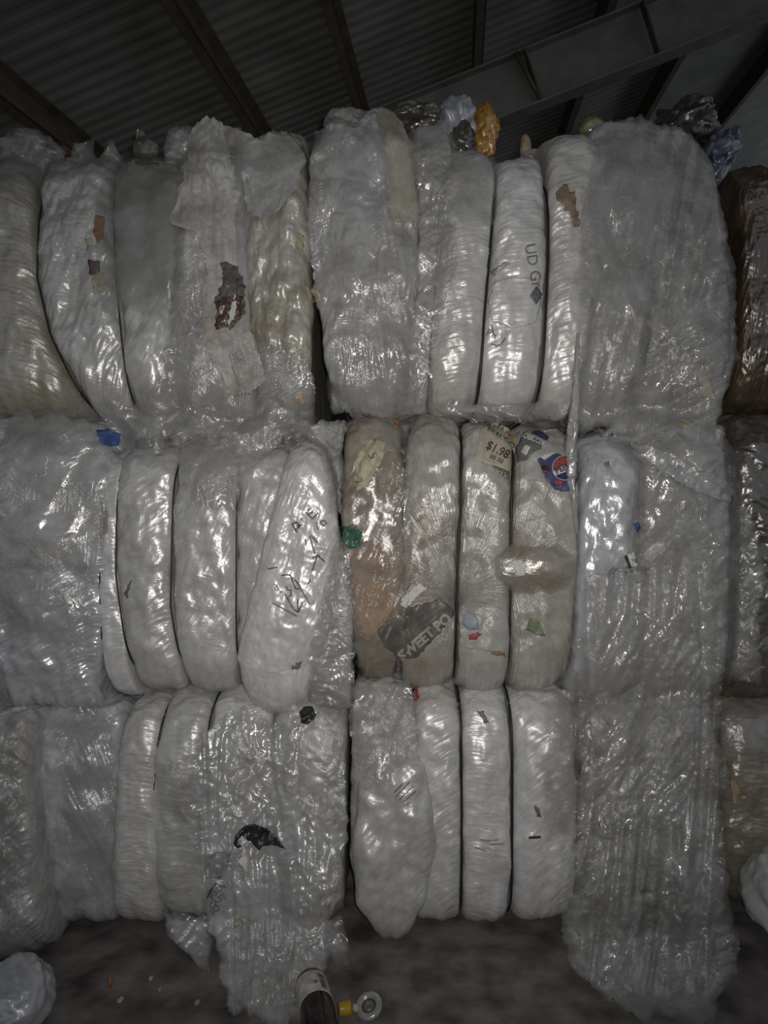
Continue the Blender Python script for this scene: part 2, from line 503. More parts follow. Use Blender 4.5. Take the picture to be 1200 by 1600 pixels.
def rope(name, pts, mat, parent=None, turns=3., seed=1, ns=14):
    """a twisted strip of film: pts = (point, radius)."""
    n = 90; V = []; uv = []
    P0 = [Vector(p) for p, r in pts]; R0 = [r for p, r in pts]
    for i in range(n):
        t = i / (n - 1) * (len(pts) - 1); k = min(int(t), len(pts) - 2); f = t - k; f2 = f * f * (3 - 2 * f)
        c = P0[k].lerp(P0[k + 1], f2); r = R0[k] * (1 - f) + R0[k + 1] * f
        for q in range(ns):
            a = 2 * math.pi * q / ns
            rr = r * (1 + .22 * float(tri(3 * a / (2 * math.pi) + turns * i / n)) + .6 * float(perlin(i * .13, a * 1.3, seed)) * math.sin(a / 2) + .3 * float(perlin(i * .33, math.cos(a) * 2, seed + 4)))
            V.append(c + Vector((rr * math.cos(a), rr * math.sin(a), 0))); uv.append((i * .012, a * .012 + turns * i * .001))
    fc = []
    for i in range(n - 1):
        for q in range(ns):
            q2 = (q + 1) % ns; fc.append((i * ns + q, i * ns + q2, (i + 1) * ns + q2, (i + 1) * ns + q))
    fc.append(tuple(range(ns))); fc.append(tuple((n - 1) * ns + q for q in range(ns)))
    return mesh(name, V, fc, mat, parent, uv=uv)

# ================================================================== MATERIALS
M = {}
wire = plain('black wire', (.012, .012, .013), .45, noise=.2)
core_m = plain('packed film core', (.10, .095, .085), .5, noise=.5, nscale=40)
M['tight'] = film('tight film', (.50, .495, .48), (.30, .27, .21), .25, .30, streak=.55, crink=.18)
M['tight2'] = film('tight pale film', (.55, .55, .55), (.36, .35, .33), .25, .30, streak=.45, crink=.18)
M['soft'] = film('soft milky film', (.42, .42, .415), (.27, .26, .24), .3, .30, streak=.2, crink=.18, sx=9, sy=70, lines=.22)
M['blue'] = film('cool milky film', (.42, .43, .455), (.30, .31, .33), .3, .24, streak=.22, crink=.2, lines=.25)
M['fan'] = film('gathered film', (.36, .345, .315), (.22, .185, .14), .45, .22, streak=1.3, crink=.10, sx=5, sy=150)
M['fan2'] = film('gathered grey film', (.40, .395, .37), (.25, .22, .17), .4, .22, streak=1.2, crink=.12, sx=5, sy=150)
M['brownish'] = film('dirty tan film', (.27, .235, .19), (.17, .13, .095), .6, .28, streak=.25, crink=.4)
M['yellow'] = film('yellowed film', (.37, .36, .32), (.24, .215, .155), .5, .34, streak=.25, crink=.5, sx=7, sy=90)
M['crink'] = film('crinkled film', (.40, .40, .395), (.25, .235, .20), .35, .26, streak=.0, crink=.5, cscale=32, lines=.7, mott=.22)
M['rust'] = film('brown film', (.095, .062, .034), (.045, .03, .02), .6, .3, streak=.4, crink=.3, sx=8, sy=70)
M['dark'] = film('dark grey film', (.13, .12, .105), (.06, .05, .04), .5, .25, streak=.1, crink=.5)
M['foam'] = film('white foam net film', (.43, .43, .42), (.27, .25, .215), .6, .6, streak=.2, crink=1., cscale=85, mott=.28, spec=.25)
M['clear'] = film('clear loose sheet', (.41, .41, .40), (.28, .27, .245), .3, .15, crink=.6, cscale=26, alpha=.60, avar=.35, lines=1.3)
M['clear2'] = film('thin clear sheet', (.40, .40, .395), (.25, .24, .22), .3, .15, crink=.3, cscale=22, alpha=.40, avar=.35, lines=.9)
M['milky'] = film('milky loose sheet', (.40, .40, .40), (.28, .27, .25), .3, .2, crink=.35, cscale=24, alpha=.80, avar=.25, lines=.8)
M['smoky'] = film('smoky soft sheet', (.20, .20, .19), (.17, .16, .14), .3, .34, crink=.12, cscale=22, alpha=.62, avar=.2, lines=.2)
M['thin'] = film('very thin clear sheet', (.36, .355, .34), (.25, .23, .2), .3, .16, crink=.3, cscale=24, alpha=.24, avar=.3, lines=1.)
M['strip'] = film('twisted shiny strip', (.38, .38, .38), (.3, .29, .27), .3, .16, streak=.8, crink=.2, sx=4, sy=140, alpha=.85, avar=.2)

# ================================================================== BALES
GRP = 'baled plastic film in the stacked wall'
def bale(label, px, ybase, Y=D0):
    z = max(0., CAMZ - (ybase - 800) * Y / F)
    return thing('plastic_film_bale', label, 'bale', ((px - 600) * Y / F, Y + .5, z), GRP)
def core(b, x0, x1, yt, yb, Y=D0, depth=.95):
    k = Y / F
    box('packed_core', (x0 - 600) * k + .08, (x1 - 600) * k - .08, Y + .13, Y + depth - .1, CAMZ - (yb - 800) * k + .09, CAMZ - (yt - 800) * k - .09, core_m, b)

TL = bale('top left clear film bale hung with a white foam net strip', 180, 660)
TR = bale('top middle bale of pale tight film with two black wires and grey lettering', 780, 655)
ML = bale('middle left milky film bale with black marker handwriting', 240, 1085)
MR = bale('middle brownish film bale with the $1.98 price label', 790, 1082)
BL = bale('bottom left grey film bale with a black torn flap', 250, 1482)
BR = bale('bottom middle film bale standing on the floor with smooth grey bag bulge', 760, 1478)

# --- top left
core(TL, -105, 470, 262, 655)
lobe(TL, [(250, -120, 42), (430, -120, 52), (560, -120, 72), (655, -120, 112)], M['yellow'], seed=11, Y=D0 + .02)
lobe(TL, [(245, 62, 168), (330, 56, 172), (430, 53, 180), (520, 72, 188), (600, 108, 193), (655, 132, 196)], M['soft'], seed=12, wang=70, wr=.003, lump=.018)
lobe(TL, [(252, 170, 278), (400, 178, 272), (520, 188, 264), (600, 193, 263), (655, 200, 258)], M['soft'], seed=13, wang=60, lump=.016)
lobe(TL, [(228, 270, 378), (400, 264, 382), (560, 258, 388), (662, 252, 392)], M['crink'], seed=14, wr=0, cr=0.0050, lump=.015)
lobe(TL, [(212, 376, 474), (330, 376, 482), (500, 386, 488), (655, 394, 480)], M['yellow'], seed=15, wr=.002, wang=85, cr=0.0033, lump=.02, Y=D0 + .02)
for pts in ([(250, 58), (430, 54), (520, 74), (600, 108), (655, 132)], [(250, 170), (430, 178), (600, 193), (655, 198)]):
    strap(TL, pts, wire, 248, 655, r=.0028)

# --- top middle
core(TR, 490, 1140, 262, 645)
lobe(TR, [(170, 500, 632), (225, 482, 648), (330, 477, 657), (430, 487, 655), (520, 497, 645), (600, 512, 642), (648, 538, 628)], M['crink'], seed=21, wr=.002, wang=80, cr=0.0039, lump=.022, Y=D0 - .02)
lobe(TR, [(195, 648, 706), (330, 655, 706), (430, 652, 695), (520, 643, 686), (600, 614, 677), (650, 606, 671)], M['crink'], seed=22, wr=0, cr=0.0055, lump=.014, Y=D0 + .02)
lobe(TR, [(240, 695, 777), (330, 690, 774), (430, 684, 766), (540, 675, 756), (645, 671, 750)], M['tight'], seed=23, wang=8)
lobe(TR, [(247, 781, 857), (400, 768, 857), (520, 758, 853), (645, 752, 847)], M['tight2'], seed=24, wang=4)
lobe(TR, [(210, 862, 946), (330, 861, 942), (430, 860, 935), (560, 853, 922), (652, 849, 908)], M['tight'], seed=25, wang=12)
lobe(TR, [(196, 935, 1035), (300, 930, 1030), (500, 920, 1025), (652, 912, 1020)], M['soft'], seed=26, wang=75, lump=.02, Y=D0 + .02)
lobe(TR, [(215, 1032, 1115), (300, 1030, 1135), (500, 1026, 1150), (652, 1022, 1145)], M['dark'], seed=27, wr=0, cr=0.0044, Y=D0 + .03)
strap(TR, [(247, 779), (380, 767), (500, 757), (640, 750)], wire, 245, 645, r=.0042, inset=.012)
strap(TR, [(247, 859), (400, 858), (520, 853), (640, 847)], wire, 245, 645, r=.0042, inset=.012)
strap(TR, [(247, 690), (430, 682), (540, 673), (640, 670)], wire, 245, 645, r=.003)

# --- middle left
core(ML, -100, 540, 705, 1075)
lobe(ML, [(652, -130, 158), (760, -130, 164), (890, -120, 163), (1000, -95, 156), (1110, -40, 140)], M['blue'], seed=31, wang=30, wr=.003, lump=.02, Y=D0 - .01)
lobe(ML, [(700, 160, 186), (890, 153, 180), (1000, 154, 193), (1088, 160, 199)], M['tight2'], seed=32, wang=15, Y=D0 + .015)
lobe(ML, [(690, 182, 268), (800, 174, 266), (900, 178, 263), (1000, 190, 271), (1075, 201, 279)], M['soft'], seed=33, wang=40)
lobe(ML, [(688, 270, 366), (800, 265, 366), (950, 265, 368), (1080, 282, 366)], M['soft'], seed=34, wang=65)
lobe(ML, [(688, 370, 452), (850, 368, 445), (1080, 368, 440)], M['soft'], seed=35, wang=75, Y=D0 + .03)
lobe(ML, [(683, 442, 508), (750, 427, 522), (850, 406, 531), (950, 382, 526), (1050, 363, 502), (1116, 372, 484)], M['tight2'], seed=36, wr=.002, wang=70, lump=.012, Y=D0 - .035, p=2.1)
lobe(ML, [(826, 492, 548), (950, 490, 552), (1108, 480, 546)], M['crink'], seed=37, wr=0, cr=0.0066, csc=24, Y=D0 + .01)
for pts in ([(700, 158), (890, 152), (1000, 154), (1085, 160)], [(700, 180), (900, 178), (1000, 190), (1080, 200)], [(690, 269), (950, 264), (1080, 281)], [(690, 368), (1080, 367)]):
    strap(ML, pts, wire, 692, 1080, r=.0028)

# --- middle
core(MR, 540, 1140, 680, 1070)
lobe(MR, [(651, 536, 628), (800, 533, 630), (900, 534, 632), (1000, 550, 628), (1062, 558, 622)], M['brownish'], seed=41, wang=60, lump=.014)
lobe(MR, [(650, 641, 726), (720, 633, 722), (850, 627, 716), (960, 625, 713), (1078, 629, 714)], M['fan'], seed=42, fan=.3, knot=(716, 930), wsx=4, wsy=50)
lobe(MR, [(662, 728, 808), (760, 723, 801), (900, 718, 799), (1080, 717, 799)], M['fan2'], seed=43, fan=.3, knot=(716, 930), wsx=4, wsy=50)
lobe(MR, [(668, 812, 906), (800, 803, 908), (900, 801, 906), (1080, 802, 896)], M['fan2'], seed=44, fan=.3, knot=(800, 890), wsx=4, wsy=45)
lobe(MR, [(680, 916, 1012), (800, 911, 1006), (950, 905, 1002), (1080, 900, 1000)], M['blue'], seed=45, wang=80, lump=.016, Y=D0 - .015)
lobe(MR, [(670, 1008, 1150), (1080, 1002, 1150)], M['crink'], seed=46, wr=0, cr=0.0077, csc=12)
strap(MR, [(650, 727), (780, 719), (1000, 713), (1080, 715)], wire, 650, 1080, r=.0032)
strap(MR, [(670, 809), (780, 801), (1000, 798), (1080, 800)], wire, 665, 1080, r=.0035)

# --- bottom left
core(BL, 45, 535, 1115, 1470)
lobe(BL, [(1108, 40, 176), (1200, 34, 182), (1350, 37, 175), (1500, 60, 170)], M['blue'], seed=51, wang=60, cr=0.0033, lump=.02)
lobe(BL, [(1098, 183, 247), (1250, 177, 241), (1400, 169, 246), (1482, 168, 251)], M['tight'], seed=52, wang=-5)
lobe(BL, [(1088, 248, 321), (1250, 234, 319), (1400, 239, 326), (1480, 250, 331)], M['soft'], seed=53, wang=-3)
lobe(BL, [(1088, 321, 420), (1300, 319, 430), (1480, 327, 440)], M['tight2'], seed=54, Y=D0 + .01)
lobe(BL, [(1096, 420, 542), (1300, 432, 540), (1480, 442, 535)], M['crink'], seed=55, wr=0, cr=0.0066)
for pts in ([(1100, 247), (1250, 236), (1400, 238), (1480, 250)], [(1090, 321), (1250, 319), (1400, 326), (1480, 331)]):
    strap(BL, pts, wire, 1095, 1480, r=.0028)

# --- bottom middle
core(BR, 555, 1135, 1095, 1465)
lobe(BR, [(1068, 552, 648), (1200, 546, 662), (1350, 546, 668), (1480, 566, 648)], M['crink'], seed=61, wr=0, cr=0.0039, lump=.016)
lobe(BR, [(1076, 650, 721), (1300, 655, 722), (1472, 646, 722)], M['tight'], seed=62, wang=35)
lobe(BR, [(1080, 724, 801), (1300, 724, 801), (1472, 726, 799)], M['tight2'], seed=63, wang=-10)
lobe(BR, [(1080, 804, 904), (1300, 804, 906), (1477, 804, 900)], M['tight2'], seed=64, wang=40)
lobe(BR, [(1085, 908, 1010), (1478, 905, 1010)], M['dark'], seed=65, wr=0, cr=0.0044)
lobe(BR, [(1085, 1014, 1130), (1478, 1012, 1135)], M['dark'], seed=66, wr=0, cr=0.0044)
lobe(BR, [(1165, 590, 650), (1220, 560, 674), (1330, 548, 684), (1420, 554, 670), (1484, 586, 642)], M['soft'], seed=67, wang=50, lump=.018, Y=D0 - .045, depth=.25, n=2.6, name='film_bag', label='smooth grey film bag bulging out')
strap(BR, [(1080, 722), (1480, 722)], wire, 1078, 1474, r=.0035, inset=.012)
strap(BR, [(1080, 802), (1480, 801)], wire, 1078, 1474, r=.0035, inset=.012)

# --- neighbours, partly in the frame
RT = bale('brown film bale at the right edge, top of its stack', 1270, 645, 2.22)
lobe(RT, [(262, 1164, 1262), (400, 1166, 1262), (640, 1160, 1258)], M['rust'], seed=71, Y=2.22, wang=80, wr=.004)
lobe(RT, [(258, 1266, 1390), (640, 1262, 1390)], M['rust'], seed=72, Y=2.22, wang=80)
core(RT, 1170, 1380, 285, 635, 2.22)
RM = bale('dark grey film bale at the right edge, middle of its stack', 1270, 1095, 2.22)
lobe(RM, [(648, 1158, 1262), (1090, 1150, 1258)], M['dark'], seed=73, Y=2.22, wr=0, cr=0.0066)
lobe(RM, [(648, 1266, 1390), (1090, 1262, 1390)], M['dark'], seed=74, Y=2.22, wr=0, cr=0.0066)
core(RM, 1170, 1380, 670, 1080, 2.22)
RB = bale('brown grey film bale at the right edge, on the floor', 1270, 1439, 2.22)
lobe(RB, [(1096, 1140, 1258), (1300, 1136, 1258), (1437, 1140, 1255)], M['brownish'], seed=75, Y=2.22, wr=.001, cr=0.0066)
lobe(RB, [(1096, 1262, 1390), (1437, 1258, 1390)], M['dark'], seed=76, Y=2.22, wr=0, cr=0.0066)
core(RB, 1150, 1380, 1120, 1425, 2.22)
LB = bale('grey film bale cut off by the left edge, standing nearest on the floor', -60, 1520, 1.96)
lobe(LB, [(1125, -150, 26), (1250, -150, 34), (1400, -150, 38), (1523, -150, 60)], M['crink'], seed=77, Y=1.96, wr=.003, wang=60, cr=0.0055, lump=.03, depth=.5)

TREE = bvh_all()

T0 = TREE
# ================================================================== LOOSE FILM OVER THE BALES
SG = 'loose film sheets hanging on the stack'
def tsheet(label, *a, **k):
    o = sheet('plastic_sheet', *a, **k); tag(o, label, 'plastic sheet', SG); return o

# --- top left bale
sheet('loose_film', [(246, 168, 286), (330, 152, 292), (420, 142, 288), (485, 155, 268)], M['smoky'], TL, off=.012, soft_edge=3, amp=.003, csc=7, seed=101)
sheet('loose_film', [(420, 268, 322), (520, 262, 340), (600, 240, 350), (672, 205, 362)], M['clear'], TL, off=.012, amp=.008, csc=16, seed=102)
sheet('loose_film', [(628, 150, 372), (655, 160, 380), (690, 180, 372)], M['clear'], TL, off=.02, amp=.008, csc=18, seed=103, ragged=9)
sheet('loose_film', [(540, 405, 478), (620, 400, 490), (690, 380, 480)], M['clear'], TL, off=.015, amp=.010, csc=16, seed=104, ragged=9)
sheet('loose_film', [(208, 372, 448), (240, 370, 474), (290, 378, 470), (330, 384, 430)], M['crink'], TL, off=.012, amp=.008, csc=16, seed=105)
sheet('foam_net_strip', [(198, 302, 348), (250, 288, 368), (300, 276, 372), (350, 270, 370), (362, 306, 374), (430, 322, 386), (520, 318, 392), (560, 330, 412), (610, 352, 408)], M['foam'], TL, off=.028, amp=.011, csc=15, folds=.002, fsc=18, seed=106, ragged=9, label='torn white foam net strip')
sheet('loose_film', [(200, 366, 378), (330, 366, 384), (450, 372, 388), (520, 378, 390)], M['strip'], TL, off=.035, amp=.003, seed=107, ragged=2, uvang=90)
def shred(par, rows, mat, Y=D0 + .14, seed=1, amp=.02, csc=15):
    return sheet('film_shred', rows, mat, par, off=0., amp=amp, csc=csc, soft=6, erode=0, ragged=5, seed=seed, back=Y)
shred(TL, [(206, 14, 24), (220, 8, 60), (250, 0, 104), (285, -10, 110)], M['clear'], seed=111)
shred(TL, [(218, 118, 150), (240, 112, 148), (270, 108, 178)], M['clear'], seed=112, Y=D0 + .1)
shred(TL, [(222, 170, 176), (245, 160, 190), (275, 150, 205)], M['clear'], seed=113, Y=D0 + .1)
shred(TL, [(208, 216, 222), (228, 208, 246), (262, 206, 250)], M['dark'], seed=114, Y=D0 + .2)
shred(TL, [(200, 262, 298), (232, 256, 304), (262, 262, 300)], M['milky'], seed=115, Y=D0 + .05)
shred(TL, [(194, 318, 352), (210, 300, 392), (240, 300, 400)], M['foam'], seed=116, Y=D0 + .07)
shred(TL, [(206, 430, 446), (222, 420, 452), (245, 420, 456)], M['foam'], seed=117, Y=D0 + .07)

# --- top middle bale
sheet('loose_film', [(345, 588, 652), (430, 560, 654), (520, 526, 646), (600, 510, 643), (648, 520, 632)], M['clear2'], TR, off=.012, amp=.002, csc=9, folds=.004, fsc=26, fang=-8, seed=121, ragged=5)
sheet('yellowed_film', [(178, 585, 618), (225, 600, 645), (300, 600, 655), (350, 610, 654)], film('yellowed gathered film', (.40, .375, .30), (.25, .20, .11), .5, .28, streak=1., crink=.1, sx=5, sy=140, alpha=.85), TR, off=.012, amp=.004, csc=12, folds=.001, fsc=50, fang=-35, seed=122, uvang=-58, ragged=4, label='yellow stained film')
sheet('loose_film', [(200, 490, 602), (300, 482, 606), (400, 484, 590), (480, 496, 545)], M['milky'], TR, off=.012, amp=.006, csc=13, seed=123)
sheet('loose_film', [(196, 640, 705), (240, 636, 712), (330, 660, 708), (400, 660, 690)], M['clear'], TR, off=.016, amp=.010, csc=22, seed=124)
sheet('loose_film', [(340, 672, 712), (420, 668, 715), (480, 640, 700), (560, 622, 676), (650, 604, 672)], M['clear'], TR, off=.014, amp=.008, csc=20, seed=125)
sheet('loose_film', [(244, 690, 772), (300, 690, 776), (352, 720, 770)], M['clear2'], TR, off=.008, amp=.003, csc=12, seed=126, ragged=4)
sheet('loose_film', [(628, 680, 890), (645, 678, 890), (656, 720, 880)], M['clear'], TR, off=-.005, amp=.008, csc=20, seed=127, ragged=7)
tsheet('wide clear plastic sheet draped over the right end of the top middle bale', [(188, 952, 1060), (230, 930, 1095), (300, 912, 1125), (420, 905, 1148), (540, 905, 1150), (620, 900, 1128), (672, 902, 1122)], M['clear'], off=.022, amp=.009, csc=11, folds=.008, fsc=7, fang=12, seed=131, soft=40)
sheet('loose_film', [(215, 950, 1050), (330, 925, 1060), (440, 935, 1040), (500, 960, 1030)], M['clear2'], TR, off=.05, amp=.004, csc=6, folds=.008, fsc=8, fang=-15, seed=132)
sheet('loose_film', [(470, 1015, 1150), (560, 1010, 1148), (640, 960, 1125), (690, 930, 1120)], M['clear'], TR, off=.045, amp=.008, csc=14, folds=.003, fsc=14, fang=60, seed=133, ragged=9)
def fy(px, py):
    h = cast(px, py); return h.y if h else D0
ymid = min(fy(x, y) for x, y in ((901, 600), (896, 660), (892, 715), (893, 745), (897, 775), (890, 690))) - .014
o = rope('film_strip', [(P(903, 520, fy(903, 520) - .004), .004), (P(900, 600, ymid), .011), (P(896, 660, ymid - .004), .015), (P(892, 715, ymid - .004), .017), (P(893, 745, ymid), .012), (P(897, 785, ymid + .004), .007), (P(902, 835, fy(902, 835) - .006), .004)], M['strip'], seed=134)
tag(o, 'narrow twisted strip of shiny film hanging beside the red and blue drink label', 'plastic strip')

# --- middle left bale
sheet('loose_film', [(640, 20, 130), (700, 5, 168), (800, -5, 170), (885, -8, 160)], M['milky'], ML, off=.02, amp=.004, csc=6, folds=.002, fsc=6, fang=35, seed=141)
sheet('loose_film', [(872, -10, 148), (960, -10, 150), (1010, 0, 140)], M['clear2'], ML, off=.012, amp=.005, csc=12, seed=142)
sheet('loose_film', [(655, 262, 430), (690, 268, 440), (745, 282, 380), (800, 310, 372)], M['clear'], ML, off=.012, amp=.007, csc=16, seed=143, ragged=9)
sheet('loose_film', [(655, 440, 540), (700, 500, 538), (800, 518, 536)], M['clear'], ML, off=.01, amp=.008, csc=20, seed=144)
sheet('loose_film', [(850, 520, 548), (930, 506, 545), (1020, 484, 556), (1100, 486, 548)], M['clear'], ML, off=.02, amp=.011, csc=20, seed=145, ragged=9)
sheet('loose_film', [(660, 110, 210), (690, 120, 270), (712, 160, 250)], M['clear2'], ML, off=.01, amp=.006, csc=14, seed=146)

# --- middle bale
sheet('loose_film', [(648, 600, 642), (740, 560, 640), (850, 535, 640), (960, 540, 634), (1040, 560, 640)], M['thin'], MR, off=.014, amp=.004, csc=14, folds=.002, fsc=24, fang=20, seed=151)
sheet('knotted_film', [(850, 800, 872), (872, 772, 898), (900, 776, 900), (925, 800, 885)], film('dirty knotted film', (.34, .32, .28), (.2, .16, .11), .5, .2, crink=.5, streak=.5, sx=8, sy=60, alpha=.8), MR, off=.03, amp=.006, csc=14, bulge=.035, seed=152, ragged=4)
sheet('loose_film', [(664, 930, 1135), (740, 990, 1150), (820, 985, 1178), (900, 990, 1190), (980, 1060, 1188), (1065, 1100, 1186)], M['clear'], MR, off=.03, amp=.014, csc=13, folds=.006, fsc=9, fang=50, seed=153, ragged=10, soft=20, back=D0 + .05)
sheet('loose_film', [(690, 985, 1040), (760, 1010, 1120), (860, 1000, 1140), (890, 1000, 1080)], M['clear2'], MR, off=.05, amp=.012, csc=13, seed=154, ragged=10)
sheet('loose_film', [(1040, 880, 935), (1100, 870, 925), (1180, 860, 905)], M['clear2'], MR, off=.02, amp=.006, csc=14, seed=155)
SBR = tsheet('long clear crinkled plastic sheet hanging from the middle bale down to the floor', [(872, 985, 1118), (905, 916, 1122), (1000, 902, 1130), (1100, 898, 1128), (1170, 904, 1122), (1215, 902, 1142), (1240, 900, 1128), (1350, 888, 1132), (1470, 874, 1150), (1520, 900, 1150), (1560, 945, 1128), (1592, 1010, 1118)],
       M['clear'], off=.035, amp=.009, csc=17, folds=.008, fsc=10, fang=3, seed=161, soft=160, erode=14, lean=[(880, .045), (1000, .035), (1250, .03), (1450, .12), (1560, .24), (1600, .32)], far=1, ragged=10, soft_edge=1.6)
sheet('film_layer', [(960, 930, 1080), (1060, 925, 1100), (1200, 930, 1090), (1300, 925, 1070)], M['clear2'], SBR, off=.105, amp=.009, csc=18, folds=.003, fsc=20, fang=30, seed=162, lean=[(900, .0), (1300, .02)], ragged=10)

# --- bottom left bale
sheet('loose_film', [(1108, 70, 178), (1200, 95, 182), (1300, 100, 182), (1420, 90, 176)], M['clear2'], BL, off=.012, amp=.005, csc=12, folds=.003, fsc=20, fang=-25, seed=171)
sheet('loose_film', [(1180, 265, 322), (1260, 268, 330), (1285, 285, 320)], M['clear'], BL, off=.012, amp=.007, csc=22, seed=172)
tsheet('crumpled clear film spilling from the bottom left bale onto the floor, with black flap', [(1112, 360, 500), (1150, 318, 530), (1230, 296, 538), (1300, 302, 540), (1360, 318, 530), (1440, 322, 520), (1500, 342, 512), (1590, 360, 470)],
       M['milky'], off=.028, amp=.013, csc=15, folds=.004, fsc=16, seed=173, ragged=10, lean=[(1112, 0), (1300, .03), (1420, .09), (1500, .18), (1600, .34)], far=1)
sheet('loose_film', [(1120, 470, 535), (1200, 466, 536), (1300, 480, 525)], film('pale crinkled film', (.42, .415, .40), (.3, .28, .24), .5, .4, crink=.9, cscale=50, alpha=.8, mott=.25), BL, off=.05, amp=.014, csc=22, seed=174, ragged=9)
sheet('torn_film', [(1430, 256, 322), (1465, 262, 328), (1495, 296, 330), (1518, 318, 326)], M['milky'], BL, off=.02, amp=.008, csc=20, seed=175, ragged=5, lean=[(1430, 0), (1520, .12)], far=1)
sheet('torn_film', [(1430, 495, 535), (1470, 500, 545), (1508, 528, 545)], M['milky'], BL, off=.01, amp=.010, csc=20, seed=176, ragged=5, lean=[(1430, 0), (1520, .12)], far=1)

# --- bottom middle bale
sheet('loose_film', [(1066, 548, 640), (1100, 545, 652), (1170, 548, 655), (1230, 560, 610)], M['clear'], BR, off=.012, amp=.008, csc=16, seed=181)
sheet('loose_film', [(1084, 845, 900), (1140, 850, 908), (1240, 845, 905), (1310, 850, 890)], M['clear2'], BR, off=.012, amp=.006, csc=14, seed=182)
# --- left neighbour and right neighbours
sheet('loose_film', [(1120, -30, 24), (1300, -30, 36), (1450, -30, 42), (1520, -20, 60)], M['clear2'], LB, off=.012, amp=.008, csc=14, seed=191)
heap = blob('plastic_film_wad', 22, 1562, 1.80, 120, 112, .22, M['blue'], None, sc=1.7, amp=.2, seed=192, flatb=.004)
tag(heap, 'pale crumpled film wad on the floor in the bottom left corner', 'plastic film')
sheet('loose_film', [(1098, 1125, 1195), (1140, 1128, 1205), (1190, 1130, 1215)], M['clear2'], RB, off=.01, amp=.012, csc=16, seed=193, back=2.2)
T1 = 0
TREE = bvh_all()

# ================================================================== LABELS, PRINT AND SCRAPS ON THE FILM
ink = plain('black print', (.03, .03, .03), .5, noise=.1)
ink2 = plain('faded grey print', (.14, .14, .14), .5, noise=.3, nscale=90)
marker = plain('black marker', (.085, .085, .085), .5, noise=.4, nscale=120)
marker2 = plain('pale marker', (.21, .21, .205), .5, noise=.3, nscale=120)
paper = plain('white paper', (.52, .51, .49), .55, noise=.12, nscale=60)
cream = plain('cream price paper', (.38, .35, .285), .5, noise=.15, nscale=60)
grey_l = plain('grey label', (.13, .13, .125), .45, noise=.2, nscale=60)
green_d = plain('dark green strip', (.10, .125, .10), .5, noise=.2, nscale=60)
white_i = plain('white print', (.55, .55, .54), .5, noise=.1)
red = plain('red print', (.26, .055, .05), .45, noise=.2, nscale=60)
blue = plain('blue label', (.055, .062, .15), .35, noise=.3, nscale=50)
navy = plain('navy print', (.03, .035, .08), .4, noise=.2)
green = plain('green film', (.045, .105, .08), .35, noise=.4, nscale=50)
green2 = plain('pale green print', (.135, .18, .10), .45, noise=.3, nscale=70)
orange = plain('orange scrap', (.25, .125, .06), .45, noise=.4, nscale=60)
maroon = plain('maroon wrapper', (.075, .038, .033), .3, noise=.5, nscale=60)
brown = plain('brown carton', (.25, .17, .105), .6, noise=.25, nscale=25)
tan = plain('tan carton', (.38, .30, .20), .6, noise=.2, nscale=50)
darkf = plain('black film', (.022, .022, .024), .3, noise=.4, nscale=40)
charcoal = plain('charcoal print', (.10, .093, .085), .4, noise=.35, nscale=30)
yel = plain('pale yellow label', (.34, .32, .22), .5, noise=.25, nscale=60)
bluebit = plain('blue film', (.05, .085, .22), .35, noise=.4, nscale=60)

# top left: coloured scraps caught in the film, wrapper and painted shade in the hole, netting
patch('colour_scrap', [(148, 335), (163, 338), (162, 372), (152, 380), (146, 362)], orange, TL, label='orange scrap', tree=T0)
patch('colour_scrap', [(134, 372), (143, 372), (142, 388), (135, 390)], yel, TL, label='yellow scrap', tree=T0)
patch('colour_scrap', [(137, 405), (155, 408), (158, 425), (140, 430)], maroon, TL, label='dark red scrap', tree=T0)
patch('colour_scrap', [(142, 430), (162, 425), (165, 455), (146, 458)], yel, TL, label='yellowish scrap', tree=T0)
patch('wrapper', [(345, 408), (372, 415), (383, 450), (382, 490), (362, 515), (345, 512), (348, 480), (336, 478), (335, 465), (350, 440)], plain('dark hole shade', (.10, .092, .085), .25, noise=.5, nscale=60), TL, amp=.010, off=.006, ragged=3, label='dark shade painted in the torn hole')  # dark patch painted as the shade inside the foam strip's hole
patch('wrapper', [(340, 470), (358, 462), (366, 474), (360, 490), (350, 494), (344, 512), (337, 516), (338, 490)], maroon, TL, amp=.008, off=.012, ragged=3, label='dark red foil wrapper')
patch('wrapper', [(370, 462), (380, 458), (378, 490), (368, 500)], maroon, TL, amp=.008, off=.012, ragged=3, label='dark red foil wrapper')
patch('wrapper', [(362, 472), (370, 470), (366, 500), (356, 506)], paper, TL, amp=.008, off=.014, ragged=2, label='silver grey foil')
patch('colour_scrap', [(465, 362), (476, 368), (474, 392), (464, 385)], yel, TL, label='yellow scrap', tree=T0)
patch('colour_scrap', [(478, 448), (498, 452), (502, 470), (486, 475)], yel, TL, label='yellow scrap')
patch('colour_scrap', [(462, 612), (472, 616), (478, 632), (470, 634)], tan, TL, label='tan scrap')
V, Fc = [], []
def thread(pl, r=.0011):
    pts = []
    for px, py in pl:
        h = cast(px, py); pts.append(P(px, py, (h.y if h else D0) - .012))
    v, f = tube(None, pts, r, None, ns=4); k = len(V); V.extend(v); Fc.extend([tuple(i + k for i in q) for q in f])
def warp(u, v):
    x = 358 + u * 88 + 10 * math.sin(v * 3.1 + u) + 5 * float(perlin(u * 3, v * 3, 3)); y = 555 + v * 100 - 26 * math.sin(u * 2.4) + 8 * float(perlin(u * 4, v * 4, 8)); return x, y
for i in range(17): thread([warp(i / 16, .25 * max(0, i / 16 - .5) + j / 14 * (1 - .2 * (i % 3) / 2)) for j in range(15)])
for j in range(19): thread([warp(i / 12 * (1 - .12 * (j % 4) / 3), j / 18) for i in range(13)])
